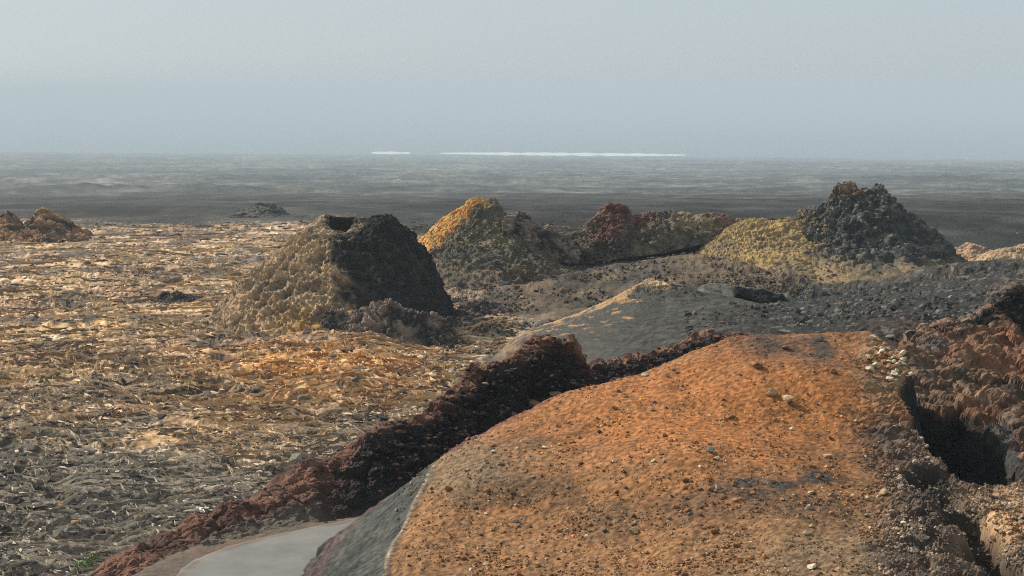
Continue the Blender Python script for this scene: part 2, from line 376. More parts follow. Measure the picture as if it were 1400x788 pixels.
# ------------------------------------------------------------------ sea, surf, road
def sheet(name, xs, ys, z, mat, **k):
    X, Y = np.meshgrid(xs, ys); o = rawmesh(name, np.stack([X, Y, X * 0 + z], -1), gridfaces(len(ys), len(xs)), mat); return tag(o, **k)
msea = bpy.data.materials.new('sea_water'); msea.use_nodes = True; nb = msea.node_tree.nodes['Principled BSDF']
nb.inputs['Base Color'].default_value = (.03, .07, .09, 1); nb.inputs['Roughness'].default_value = .28
wv = msea.node_tree.nodes.new('ShaderNodeTexNoise'); wv.inputs['Scale'].default_value = .03; wv.inputs['Detail'].default_value = 6
wb = msea.node_tree.nodes.new('ShaderNodeBump'); wb.inputs['Strength'].default_value = .5; wb.inputs['Distance'].default_value = 6
wg = msea.node_tree.nodes.new('ShaderNodeNewGeometry'); msea.node_tree.links.new(wg.outputs['Position'], wv.inputs['Vector'])
msea.node_tree.links.new(wv.outputs['Fac'], wb.inputs['Height']); msea.node_tree.links.new(wb.outputs[0], nb.inputs['Normal'])
sheet('sea', np.linspace(-15500, 15500, 30), np.geomspace(4400, 23500, 30), -191.5, msea, kind='structure', label='pale hazy sea beyond the lava plain')
mfoam = bpy.data.materials.new('white_water'); mfoam.use_nodes = True; nb = mfoam.node_tree.nodes['Principled BSDF']
nb.inputs['Base Color'].default_value = (.93, .94, .94, 1); nb.inputs['Roughness'].default_value = .7
def surf(p0, p1, label):
    n = 90; e = np.linspace(p0, p1, n); u = (e - 700) / FPX; yc = coast(u)
    w = np.sin(np.linspace(0, math.pi, n)) ** .35 * (150 + 90 * pn2(e / 18, e * 0, 3))
    r = []
    for k, s in enumerate(np.linspace(-1, 1, 7)):
        Y = yc + 150 + s * w * .8; r.append(np.stack([u * Y, Y, -191.0 + 2.2 * np.sqrt(max(0, 1 - s * s)) * np.clip(w / 200, 0, 1.5)], -1))
    tag(rawmesh('surf', np.array(r), gridfaces(7, n), mfoam, smooth=True), kind='structure', label=label)
surf(600, 940, 'long white line of surf breaking along the far coast')
surf(508, 562, 'short white streak of surf left of the long one')
def road():
    cr = np.linspace(0, RW, 40); P = []
    for c in cr:
        q = fe[:, :2] + nr * (c if c > 0 else 0); z = ZR + .035 * math.sin(math.pi * c / RW)
        if c == 0: q = q + nr * (.05 * pn2(fe[:, 0:1] * 2.2, fe[:, 1:2] * 2.2, 8))
        P.append(np.c_[q, np.full(len(q), z)])
    P = np.array(P); P = np.concatenate([P[:1] - [0, 0, .12], P, P[-1:] - [0, 0, .12]], 0)
    q = np.minimum(np.arange(P.shape[0]), P.shape[0] - 1 - np.arange(P.shape[0]))[:, None] + 0 * P[..., 0]; nz = fbm2(P[..., 0], P[..., 1], 1.6, 4, 700, .6)
    cl_ = mix((.150, .147, .137), (.175, .17, .155), np.clip(.5 + 1.2 * nz, 0, 1)); cl_ = mix(cl_, (.12, .095, .072), np.clip(sst(4.2, 1.2, q + 2.2 * nz), 0, .85))
    o = rawmesh('road', P, gridfaces(P.shape[0], P.shape[1]), M_asph, cl_, smooth=True)
    return tag(o, kind='structure', label='narrow grey asphalt road curving behind the orange slope')
road()
# ------------------------------------------------------------------ patches: raised surfaces with a traced outline
def patch(name, uR, yR, nu, ny, outline, ctrl, drop, wall_fn, top_fn, col_fn, mat, skirt=6, parent=None, smooth=False, sc=.1, zmin=-3, steep_pow=1.0):
    O = np.array([W(*p) if len(p) == 3 and not isinstance(p, np.ndarray) else p for p in outline])
    C = np.array([W(*p) for p in ctrl]); A = np.concatenate([O, C]) if len(C) else O
    f = tps(A[:, :2], A[:, 2], sc)
    U, Y = np.meshgrid(np.linspace(*uR, nu), np.geomspace(*yR, ny)); X = U * Y
    ins = inside(X, Y, O); d, ze = polydist(X, Y, O, True, O[:, 2])
    zt = f(X, Y); w = np.where(ins, 0, d)
    z = np.where(ins, zt, np.minimum(ze, zt + .5) * 1.0 - (drop(U * FPX + 700) if callable(drop) else drop) * w ** steep_pow)
    z = np.maximum(z, zmin)
    P = np.stack([X, Y, z], -1); n = gnormals(P); n *= np.sign(n[..., 2:3] + 1e-6)
    sd = np.where(ins, d, -d)                        # >0 inside
    steep = sst(.2, -.5, sd)
    P = P + n * (top_fn(P, sd) * (1 - steep) + wall_fn(P, sd) * steep)[..., None]
    m = (w < skirt)
    return rawmesh(name, P, gridfaces(ny, nu, mask=m), mat, col_fn(P, sd, n), smooth=smooth, parent=parent), f
def eu(P): return P[..., 0] / P[..., 1] * FPX + 700
def pyv(P):
    t = (P[..., 2] - CAMZ) / P[..., 1]; # back to image height
    return CY - FPX * (t * ca + sa) / (ca - t * sa) * 1.0
def blob(P, px, py, rx, ry):
    # world-fixed patch round the ground point seen at (px, py)
    return np.exp(-((eu(P) - px) / rx) ** 2 - ((pyv(P) - py) / ry) ** 2)
CTR = [(900,788,31),(900,620,38.2),(1100,600,40.8),(1100,788,30.6),(700,700,36.5),(700,788,32.3),(592,642,40.8),(562,700,37.6),(537,745,35.4),(527,788,33.4),(1300,788,30),(1420,788,30.5),
       (1400,700,35),(1180,520,44.8),(1180,640,39),(1260,690,35.4),(1000,520,44.5),(800,600,40.6),(470,770,37.2)]
crest = [(594,640,40.8),(580,668,39.3),(563,700,37.6),(548,728,36.2),(537,745,35.4),(530,765,34.4),(527,795,33.2)]
crw = np.array([W(*p) for p in crest])
fiss = np.array([W(*p) for p in [(1272,648,39.2),(1262,668,37.6),(1278,690,36.4),(1298,705,35.4),(1312,728,34.2),(1345,742,33.2),(1352,770,31.8),(1385,800,30.2)]])
def m_wall(P, sd): return crag(P, .16, .7, 3)
def m_top(P, sd):
    rk = sst(1170, 1260, eu(P) - .0 * P[..., 1]) * sst(470, 560, pyv(P)) + .7 * blob(P, 1215, 495, 40, 40) + .5 * blob(P, 1230, 600, 60, 40)
    rk = np.clip(rk, 0, 1); cv = blob(P, 1290, 700, 55, 75)
    a = .16 * pn2(P[..., 0] / 4, P[..., 1] / 4, 61) + .05 * pn2(P[..., 0] / 1.1, P[..., 1] / 1.1, 62) + .010 * fbm2(P[..., 0], P[..., 1], .35, 4, 63, .75) + .10 * (.25 - np.abs(fbm2(P[..., 0], P[..., 1] * .45, 2.2, 3, 60)))  \
        + .03 * np.maximum(0, fbm2(P[..., 0], P[..., 1], .8, 3, 64, .7) - .25)
    d = polydist(P[..., 0], P[..., 1], crw)
    a = a + .05 * np.exp(-(d / .10) ** 2)
    tr = polydist(P[..., 0] + .25 * pn2(P[..., 0] * 1.3, P[..., 1] * 1.3, 66), P[..., 1] + .3 * pn2(P[..., 0] * 1.1, P[..., 1] * 1.1, 67), fiss)
    a = a - 1.15 * np.exp(-(tr / .42) ** 4) * np.clip(.75 + 1.1 * pn2(P[..., 0] / .9, P[..., 1] / .9, 69), .1, 1.2)
    return a + rk * (crag(P, .13, .55, 13) + .02) + cv * crag(P, .30, .8, 15, 1.2, .4)
def m_col(P, sd, n):
    e = eu(P); y = pyv(P)
    a = fbm2(P[..., 0], P[..., 1], 3.0, 4, 65, .6); b = fbm2(P[..., 0], P[..., 1], .9, 4, 66, .65)
    c = mix((.12, .066, .034), (.25, .110, .040), np.clip(.5 + a * 1.4, 0, 1))
    hot = 1.0 * blob(P, 1010, 530, 190, 70) + 1.0 * blob(P, 960, 590, 130, 45) + .5 * blob(P, 800, 570, 140, 45) + .5 * blob(P, 1160, 560, 90, 60)
    c = mix(c, (.30, .118, .038), np.clip(hot * .9 + b * .5, 0, 1))
    low = sst(640, 760, y + 30 * a) * .55; c = mix(c, (.20, .108, .050), low)
    c = mix(c, (.15, .105, .062), np.clip(blob(P, 1200, 780, 170, 70) + blob(P, 700, 640, 90, 40) * .35 + blob(P, 620, 640, 60, 40) + a * .3, 0, .8))
    yl = polydist(P[..., 0], P[..., 1], crw)
    # grey ash: bank by the road, patches, the dark streak
    cx = np.interp(y, [636, 641, 668, 700, 728, 745, 765, 795], [594, 594, 580, 563, 548, 537, 530, 527])
    bank = sst(6, -8, e - cx) * sst(628, 640, y); bank = np.maximum(bank, sst(.0, -.5, sd) * sst(1000, 800, e))
    c = mix(c, mix((.030, .032, .030), (.058, .058, .051), np.clip(.5 + 1.3 * b, 0, 1)), bank)
    st = np.exp(-((y - (662 - .00045 * (e - 1050) ** 2 + 5 * np.sin(e / 14) - .06 * (e - 1050) + 7 * b)) / 7.5) ** 2) * sst(970, 1000, e) * sst(1180, 1150, e) * (.55 + .45 * np.sin(e / 17 + 1) ** 2)
    st = np.maximum(st, .45 * np.exp(-((y - 672) / 14) ** 2) * sst(980, 1020, e) * sst(1130, 1060, e))
    gp = .9 * blob(P, 1058, 470, 42, 20) + .7 * blob(P, 1125, 478, 26, 22) + .85 * blob(P, 1215, 600, 42, 34) + .35 * blob(P, 1220, 510, 60, 30) + .3 * blob(P, 690, 650, 28, 14) + .4 * blob(P, 1120, 690, 30, 14)
    c = mix(c, (.042, .040, .037), np.clip(np.maximum(st * 1.3, gp * (1 + b)), 0, .95))
    c = mix(c, (.13, .055, .05), np.clip(np.exp(-(sd / .3) ** 2) * sst(900, 600, e), 0, .8) * (1 - bank * .6))
    c = mix(c, (.32, .25, .16), np.exp(-(yl / .04) ** 2) * .75)
    c = c * (1 + np.clip(1.1 * fbm2(P[..., 0], P[..., 1], .15, 2, 68, .8), -.4, .6))[..., None]
    # rocky right part
    r = sst(1190, 1250, e + 40 * a) * sst(560, 600, y); rr = mix((.055, .045, .040), (.19, .125, .085), np.clip(.5 + b * 1.2, 0, 1)); c = mix(c, rr, r * .85)
    c = mix(c, (.035, .032, .030), np.clip(blob(P, 1290, 700, 50, 75) * (.6 + 2.2 * b), 0, .9))
    c = mix(c, (.50, .32, .17), np.clip(blob(P, 1385, 720, 45, 42) * 1.4, 0, 1) * np.clip(.8 + b, 0, 1))
    c = mix(c, (.30, .2, .12), np.clip(blob(P, 1215, 500, 30, 36) * (.9 + 1.5 * b), 0, .7))
    c = mix(c, (.022, .021, .020), sst(.10, -.08, sd) * sst(1190, 1215, e))  # wall of the hollow painted near black for the shade inside
    trc = polydist(P[..., 0] + .25 * pn2(P[..., 0] * 1.3, P[..., 1] * 1.3, 66), P[..., 1] + .3 * pn2(P[..., 0] * 1.1, P[..., 1] * 1.1, 67), fiss); c = mix(c, (.028, .026, .025), np.exp(-(trc / .5) ** 4) * .9)
    return c
mound, mz = patch('cinder_slope', (-.175, .50), (22.5, 50.5), 470, 335, OUTL, CTR, lambda e: 1.05 + 4 * sst(1195, 1225, e), m_wall, m_top, m_col, M_cind, skirt=3.6, smooth=False)
tag(mound, label='broad orange cinder slope strewn with small stones in the right foreground', cat='cinder slope')
# --- brown rock shelf over the dark hollow
KO = [(1232,464,52.5),(1236,500,50.2),(1248,528,49.4),(1262,546,48.6),(1290,556,48),(1312,552,48.2),(1334,560,47.6),(1352,590,46.2),(1384,614,44.6),(1386,640,43),(1420,656,41.5),(1600,660,41.5),(1600,400,62),(1400,420,60),(1345,438,57),(1300,441,56.5),(1262,450,55)]
KC = [(1300,500,51),(1400,500,53),(1400,580,46.5),(1340,470,54)]
def k_col(P, sd, n):
    a = fbm2(P[..., 0], P[..., 1], 2.2, 4, 165, .6); b = fbm3(P, .6, 4, 166, .65)
    c = mix((.05, .036, .030), (.23, .105, .055), np.clip(.45 + a * 1.1 + blob(P, 1360, 480, 80, 30) * .6, 0, 1))
    c = mix(c, (.13, .10, .068), np.clip(blob(P, 1290, 520, 60, 30), 0, .7)); c = mix(c, (.07, .072, .068), np.clip(blob(P, 1385, 620, 30, 50) + blob(P, 1280, 470, 30, 14) + b * .4, 0, .8))
    c = mix(c, (.32, .20, .12), np.clip(b * 1.6 - .25, 0, .6))
    return mix(c, (.022, .021, .020), sst(0, -.2, sd))  # drop below the shelf gets its shade from a near black colour
kk, _ = patch('rock_shelf', (.20, .42), (40.5, 62.5), 260, 280, KO, KC, 2.6, lambda P, sd: crag(P, .22, 1.0, 23), lambda P, sd: .2 * pn2(P[..., 0] / 3, P[..., 1] / 3, 9) + crag(P, .30, 1.3, 24, 1.1, .7) , k_col, M_lava, skirt=2.2, zmin=-2.5)
tag(kk, label='brown lumpy rock shelf overhanging the black hollow at the right edge', cat='rock shelf')
# ------------------------------------------------------------------ cones and ridges
def cone(name, C, prof4, lay, disp, colf, mat=M_lava, nphi=420, ns=170, parent=None, seed=0, smooth=False, bury=True):
    """prof4: right, back, left, front profiles, each a list of (r, z) with equal counts; lay: parameter of each key"""
    prof4 = [list(q) + [(q[-1][0] * 1.06, q[-1][1] - 1.6)] for q in prof4] if bury else prof4; lay = list(np.array(lay) * .96) + [1] if bury else lay
    A = np.array(prof4, float); nk = A.shape[1]; s = np.linspace(0, 1, ns); ks = np.array(lay, float)
    ph = np.linspace(0, 2 * math.pi, nphi, endpoint=False); w = []
    q = ph / (math.pi / 2); i0 = np.floor(q).astype(int) % 4; fr = q - np.floor(q); fr = fr * fr * (3 - 2 * fr)
    B = np.stack([[np.interp(s, ks, A[i, :, c]) for c in (0, 1)] for i in range(4)])        # 4,2,ns
    ker = np.hanning(9)[1:-1]; ker /= ker.sum()
    for i in range(4):
        for c in (0, 1): B[i, c] = np.convolve(np.pad(B[i, c], 3, mode='edge'), ker, 'valid')
    R = B[i0, 0] * (1 - fr)[:, None] + B[(i0 + 1) % 4, 0] * fr[:, None]; Z = B[i0, 1] * (1 - fr)[:, None] + B[(i0 + 1) % 4, 1] * fr[:, None]
    R = R * (1 + .10 * pn2(np.cos(ph) * 1.6 + seed, np.sin(ph) * 1.6, seed)[:, None] * sst(.2, .6, s)[None])
    P = np.stack([C[0] + R * np.cos(ph)[:, None], C[1] + R * np.sin(ph)[:, None], Z], -1).transpose(1, 0, 2)
    zg = base_ground(P[..., 0].copy(), P[..., 1].copy()) - .3; kk_ = sst(.70, .97, s)[:, None]
    P[..., 2] = np.where(bury, P[..., 2] * (1 - kk_) + np.minimum(P[..., 2], zg - .5 * kk_) * kk_, P[..., 2])
    n = -gnormals(P, True); sg = np.sign(np.nanmean(n[..., 2])); n = n * sg
    S_ = np.broadcast_to(s[:, None], R.T.shape)
    d = disp(P, S_); P = P + n * d[..., None]
    return rawmesh(name, P, gridfaces(ns, nphi, wrap=True), mat, colf(P, S_, n, d), smooth=smooth, parent=parent)
def rz(C, pts, side):
    """pixel silhouette -> (r, z) at the centre's distance, or (px,py,Y) tuples for the front"""
    o = []
    for p in pts:
        if len(p) == 3: w = W(*p); o.append((math.hypot(w[0] - C[0], w[1] - C[1]), w[2]))
        else:
            w = W(p[0], p[1], C[1]); o.append((max(.02, side * (w[0] - C[0])), w[2]))
    return o
def ridge(name, crest, front, back, disp, colf, mat=M_lava, n=400, kf=90, kb=60, bulge=.25, parent=None, rnd=1.0, jag=.0, seed=0, ends=True, smooth=False):
    c = np.array([W(*p) for p in crest]); f = np.array([W(*p) for p in front]); b = np.array([np.asarray(p, float) for p in back])
    t = np.r_[0, np.cumsum(np.linalg.norm(np.diff(c[:, :2], axis=0), axis=1))]; t /= t[-1]
    T = np.linspace(0, 1, n); tf = np.linspace(0, 1, len(f)); tb = np.linspace(0, 1, len(b))
    I = lambda tt, q: np.stack([np.interp(T, tt, q[:, k]) for k in range(3)], 1)
    c, f, b = I(t, c), I(tf if len(f) != len(t) else t, f), I(tb if len(b) != len(t) else t, b)
    if jag: c[:, 2] += jag * fbm2(T * 30, T * 0, 2.0, 4, seed, .6)
    rows = []
    for k in range(kb): 
        s = k / kb; r = s ** .9; q = b * (1 - r) + c * r; q = q.copy(); q[:, 2] = b[:, 2] + (c[:, 2] - b[:, 2]) * math.sin(s * math.pi / 2); rows.append(q)
    for k in range(kf + 1):
        s = k / kf; q = c * (1 - s) + f * s; q = q.copy(); fd = f - c; fd[:, 2] = 0; fd /= np.linalg.norm(fd, axis=1, keepdims=True) + 1e-6
        q += fd * (bulge * math.sin(min(1, s * 1.0) * math.pi))[..., None] if False else fd * bulge * math.sin(s * math.pi); rows.append(q)
    P = np.array(rows); ss = np.linspace(-1, 1, len(rows)); ss = np.r_[np.linspace(-1, 0, kb, endpoint=False), np.linspace(0, 1, kf + 1)]
    S_ = np.broadcast_to(ss[:, None], P.shape[:2])
    nn = gnormals(P); up = np.nanmean(nn[kb // 2:kb, :, 2]); nn = nn * np.sign(up)
    d = disp(P, S_); P = P + nn * d[..., None]
    if ends:
        P[:, 0, 2] = np.minimum(P[:, 0, 2], P[:, 0, 2].min() - .5); P[:, -1, 2] = np.minimum(P[:, -1, 2], P[:, -1, 2].min() - .5)
    return rawmesh(name, P, gridfaces(P.shape[0], n), mat, colf(P, S_, nn, d), smooth=smooth, parent=parent)
# --- left hornito with its open crater
C = W(468, 300, 97.0); zb = -1.9
th = empty('spatter_cone', (C[0], C[1], zb), label='steep hornito with an open crater tip and black shaded face, left of centre', cat='spatter cone', group='hornitos on the lava field')
R_ = rz(C, [(474,350),(482,335),(488,297),(495,303),(518,300),(536,299),(551,309),(568,325),(586,350),(602,380),(616,410),(630,440),(640,455)], 1)
L_ = rz(C, [(462,350),(456,335),(450,297),(444,293),(438,296),(428,305),(412,318),(392,335),(370,354),(344,380),(316,412),(288,442),(268,462)], -1)
F_ = [(.3, 1.6), (.6, 2.2), (1.0, 3.45), (1.15, 3.6), (1.6, 3.5), (2.1, 3.3), (2.9, 2.9), (3.7, 2.3), (4.9, 1.3), (6.2, .2), (8.0, -1.0), (10.2, -2.0), (11.5, -2.6)]
B_ = [(.3, 1.2), (.6, 2.0), (1.2, 4.2), (1.5, 4.25), (2.0, 4.0), (2.6, 3.6), (3.2, 3.1), (4.0, 2.4), (5.0, 1.4), (6.2, .2), (7.5, -1.2), (8.6, -2.2), (9.4, -3.0)]
lay = [0, .06, .14, .18, .24, .3, .38, .46, .56, .66, .78, .9, 1]
def h_disp(P, s): 
    ph = np.arctan2(P[..., 1] - C[1], P[..., 0] - C[0]); rib = pn2(np.cos(ph) * 5 + .15 * P[..., 2], np.sin(ph) * 5, 39)
    return crag(P, .22, .75, 31, .38, 1.3) * (.12 + .88 * np.maximum(sst(.10, .3, s), sst(1.0, 2.2, P[..., 0] - C[0]))) + .10 * fbm3(P, .7, 4, 37, .6, True) * sst(.5, .1, s) + .20 * (.25 - 2 * np.abs(rib)) * sst(.15, .4, s) - .08
def h_col(P, s, n, d):
    e = eu(P); a = fbm3(P, 2.2, 4, 33, .6); b = fbm3(P, .6, 4, 34, .6)
    side = sst(-1.1, 1.6, C[0] - P[..., 0] + 1.8 * a + .8 * b + .25 * (4 - P[..., 2]) * .9)  # painted light: sunlit left flank pale, shaded right side near black
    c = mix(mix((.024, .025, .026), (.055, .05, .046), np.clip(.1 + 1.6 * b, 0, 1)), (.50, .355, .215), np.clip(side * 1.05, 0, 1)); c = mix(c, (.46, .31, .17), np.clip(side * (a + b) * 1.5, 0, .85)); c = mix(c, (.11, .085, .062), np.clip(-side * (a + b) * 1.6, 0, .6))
    c = mix(c, (.17, .125, .09), np.clip((.5 * b - d * 1.2) * (.3 + .7 * np.clip(side, 0, 1)), 0, .5)); c = mix(c, (.035, .033, .03), np.clip(-d * 2.2 - .1, 0, .8))
    low = sst(.3, -1.2, P[..., 2]) * sst(0, 4, e * 0 + 3); c = mix(c, (.36, .20, .06), np.clip(low * np.exp(-((e - 430) / 60) ** 2) * (1 + b), 0, .9))
    return c
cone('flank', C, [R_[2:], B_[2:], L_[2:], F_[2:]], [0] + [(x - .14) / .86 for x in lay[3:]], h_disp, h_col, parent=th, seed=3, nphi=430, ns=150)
cone('crater', C, [R_[:4], B_[:4], L_[:4], F_[:4]], [0, .35, .85, 1], lambda P, s: crag(P, .06, .5, 36), lambda P, s, n, d: mix((.025, .023, .022), (.22, .16, .1), sst(.88, 1, s)), parent=th, seed=3, nphi=160, ns=40, bury=False)  # crater inside coloured near black for its shade
rubble_foot = [(420,440,88),(470,452,87),(520,432,88),(560,440,89),(610,440,91)]
# --- orange pointed cone
C2 = W(664, 274, 120.0)
t2 = empty('spatter_cone', (C2[0], C2[1], -3), label='pointed hornito with a bright orange left flank and grey brown front', cat='spatter cone', group='hornitos on the lava field')
R_ = rz(C2, [(668,271),(677,273),(682,283),(692,298),(704,306),(728,322),(752,338),(775,356),(800,385)], 1)
L_ = rz(C2, [(660,270),(652,272),(640,277),(625,288),(606,302),(584,322),(560,350),(540,378),(520,400)], -1)
F_ = rz(C2, [(664,273,119.8),(664,280,119.3),(664,298,118.2),(664,318,117),(664,335,115.4),(664,360,113),(664,395,109.5),(664,428,104),(664,455,96)], 1)
B_ = [(.2, 3.8), (.6, 3.5), (1.2, 3), (2, 2.2), (3, 1.2), (4.5, -.2), (6, -1.8), (7.5, -3.2), (9, -4.5)]
def c2_disp(P, s): return crag(P, .24, .85, 41, .6, 1.0) * (1 - .15 * sst(.55, .8, s)) * sst(0, .04, s) * (.7 + .6 * sst(0, 3, P[..., 0] - C2[0]))
def c2_col(P, s, n, d):
    a = fbm3(P, 2.4, 4, 43, .6); b = fbm3(P, .7, 4, 44, .6)
    c = mix((.085, .075, .055), (.165, .12, .075), np.clip(.5 + a + b, 0, 1)); c = mix(c, (.26, .17, .10), np.clip(b * 1.6 - .25, 0, .8)); c = mix(c, (.06, .06, .056), np.clip(sst(.2, .5, a) * .8 + .7 * np.exp(-((s - .42) / .05) ** 2), 0, .9))
    az = np.degrees(np.arctan2(P[..., 1] - C2[1], P[..., 0] - C2[0])) % 360; lf = sst(236, 222, az + 10 * b) * sst(80, 100, az) * sst(.75, .55, s); lf = np.maximum(lf, sst(.10, .02, s) * (P[..., 0] < C2[0] + .3))  # orange flank painted sunlit on the left, front left darker as shade
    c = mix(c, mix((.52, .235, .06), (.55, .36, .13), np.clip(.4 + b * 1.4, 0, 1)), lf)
    c = mix(c, (.15, .135, .075), np.clip(sst(-.5, 1.5, P[..., 0] - C2[0]) * sst(.5, .3, s) * 1.0, 0, .8))
    c = mix(c, (.13, .085, .08), np.clip(sst(.7, .8, s) * sst(.1, .4, b) , 0, .7))
    return c
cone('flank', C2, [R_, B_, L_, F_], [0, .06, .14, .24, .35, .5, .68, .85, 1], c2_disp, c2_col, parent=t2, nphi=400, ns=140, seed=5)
# jagged broken rim running right of the orange cone
o = ridge('lava_outcrop', [(686,300,118),(700,297,118),(712,297,118),(722,303,118),(735,314,118),(748,313,118),(760,323,118),(775,326,118.5),(790,334,119)],
      [(690,338,116),(712,342,116),(735,350,116),(760,356,116),(790,366,116)], [(-.6,121,-3),(.8,121.5,-3),(2.5,121.5,-3),(3.8,121.5,-3),(5.2,122,-3)],
      lambda P, s: crag(P, .38, .8, 47, 1, .8), lambda P, s, n, d: mix((.06, .055, .05), (.26, .20, .15), np.clip(.35 + 1.6 * fbm3(P, .8, 4, 48, .6) + d, 0, 1)), n=200, kf=60, kb=30, jag=.5, seed=4)
tag(o, label='jagged dark broken rim of rock running right from the orange hornito', cat='rock outcrop')
# --- maroon outcrop in the middle
cr = [(758,340,121),(776,328,121),(800,314,121.5),(815,300,122),(832,283,122),(845,283,122),(856,291,122),(868,299,122),(882,291,122),(905,290,122),(928,294,122),(950,299,122),(972,294,122.5),(990,296,122.5),(1003,302,122.5),(1022,307,122),(1046,314,121)]
fr = [(762,362,119.4),(790,366,119),(815,358,118.8),(835,356,118.6),(858,352,118.6),(880,350,118.6),(905,347,118.6),(930,342,118.6),(950,337,118.6),(970,333,118.8),(985,329,119.2),(1000,330,119.5),(1042,345,119.5)]
def d_col(P, s, n, d):
    e = eu(P); a = fbm3(P, 2.0, 4, 53, .6); b = fbm3(P, .6, 4, 54, .6)
    c = mix((.075, .07, .062), (.20, .165, .115), np.clip(.4 + a + .6 * b, 0, 1))
    red = np.clip(np.exp(-((e - 838) / 32) ** 2) + .8 * np.exp(-((e - 880) / 25) ** 2) * sst(.4, .1, s) + .9 * np.exp(-((e - 990) / 22) ** 2) * sst(.5, .2, s) + .35 * a, 0, 1) * sst(.75, .5, s)
    c = mix(c, mix((.085, .040, .034), (.20, .095, .07), np.clip(.4 + b * 1.5, 0, 1)), red)
    c = mix(c, (.30, .215, .12), np.clip(sst(905, 935, e) * sst(.7, .2, np.abs(s)) * (.7 + b) * (1 - red), 0, .85))
    return mix(c, (.05, .045, .042), np.clip(-d * 1.8 - .1, 0, .8))
o = ridge('lava_outcrop', cr, fr, [(p[0] * 1.03, 127.5, -3.2) for p in (W(*q) for q in cr)], lambda P, s: crag(P, .36, 1.25, 51, 1, .7), d_col, n=440, kf=110, kb=35, bulge=.9, jag=.25, seed=9)
tag(o, label='maroon and grey lumpy lava outcrop with a dark overhang, in the middle', cat='rock outcrop')
# --- right hornito: tan shoulder and black crown
C3 = W(1050, 299, 120.0); CB = W(1180, 262, 120.0)
t3 = empty('spatter_cone', (CB[0], CB[1], -3), label='tallest hornito with a knobbly black crown and tan left shoulder, on the right', cat='spatter cone', group='hornitos on the lava field')
R_ = rz(C3, [(1075,299),(1100,300),(1130,306),(1160,320),(1190,340),(1225,365),(1260,392)], 1)
L_ = rz(C3, [(1044,298),(1030,300),(1012,305),(996,311),(978,322),(950,345),(925,372)], -1)
F_ = rz(C3, [(1050,302,119.5),(1050,308,118.8),(1050,322,117.5),(1050,342,115.5),(1050,362,113),(1050,385,110),(1050,402,106)], 1)
B_ = [(.5, 2.2), (1.5, 2.0), (3, 1.2), (4.5, .2), (6, -1), (8, -2.5), (10, -4)]
def c3_col(P, s, n, d):
    a = fbm3(P, 2.4, 4, 63, .6); b = fbm3(P, .6, 4, 64, .6)
    c = mix((.23, .165, .09), (.38, .255, .105), np.clip(.5 + a + b * .6, 0, 1)); c = mix(c, (.09, .08, .07), np.clip(-d * 3 + .1, 0, .8))
    c = mix(c, (.46, .33, .16), np.clip(sst(.35, .0, s) * (.6 + b) * sst(2, -3, P[..., 0] - C3[0]), 0, .8))
    return mix(c, (.075, .07, .065), np.clip(np.exp(-((eu(P) - 1085) / 16) ** 2 - ((P[..., 2] + 1.6) / 1.0) ** 2) * 1.2, 0, .9))
cone('shoulder', C3, [R_, B_, L_, F_], [0, .1, .24, .42, .6, .82, 1], lambda P, s: crag(P, .16, .6, 61, .6, .9), c3_col, parent=t3, nphi=360, ns=120, seed=8)
R_ = rz(CB, [(1190,268),(1202,259),(1212,264),(1222,276),(1236,292),(1256,309),(1270,318),(1284,336),(1298,352),(1312,364),(1322,378)], 1)
L_ = rz(CB, [(1172,262),(1160,253),(1146,255),(1139,264),(1130,276),(1112,287),(1098,296),(1090,306),(1086,322),(1080,345),(1070,370)], -1)
F_ = rz(CB, [(1180,268,119.6),(1180,262,119.0),(1180,266,118.6),(1180,276,118),(1180,290,117.2),(1180,306,116.2),(1180,320,115.4),(1180,336,114.2),(1180,356,112),(1180,376,108.5),(1180,390,104)], 1)
B_ = [(.3, 4.2), (.8, 4.5), (1.3, 4.3), (1.8, 3.8), (2.4, 3), (3.2, 2.0), (4, 1.0), (5, 0), (6, -1.4), (7.5, -3), (8.5, -4)]
def cb_disp(P, s): return crag(P, .46, 1.5, 67, .95, .75) * (1 - .72 * sst(.66, .82, s)) * (.5 + .5 * sst(0, .1, s))
def cb_col(P, s, n, d):
    b = fbm3(P, .6, 4, 68, .6); a = fbm3(P, 2.4, 3, 69, .6)
    c = mix((.045, .045, .043), (.12, .115, .10), np.clip(.4 + b + .5 * a, 0, 1)); c = mix(c, (.25, .20, .16), np.clip(d * 1.4 - .3 + b * .4, 0, .45))
    c = mix(c, (.30, .165, .10), np.clip(np.exp(-((eu(P) - 1160) / 20) ** 2) * sst(3.9, 4.6, P[..., 2] + .5 * b) * (.75 + 1.5 * b), 0, .8))
    tq = sst(.66, .82, s); tc = mix((.10, .09, .07), (.26, .18, .095), np.clip(.3 + a + sst(1.5, -4, P[..., 0] - CB[0]) * .5 + b * .5, 0, 1)); return mix(c, tc, tq)
cone('crown', CB, [R_, B_, L_, F_], [0, .08, .14, .2, .3, .4, .5, .6, .74, .88, 1], cb_disp, cb_col, parent=t3, nphi=400, ns=150, seed=12)
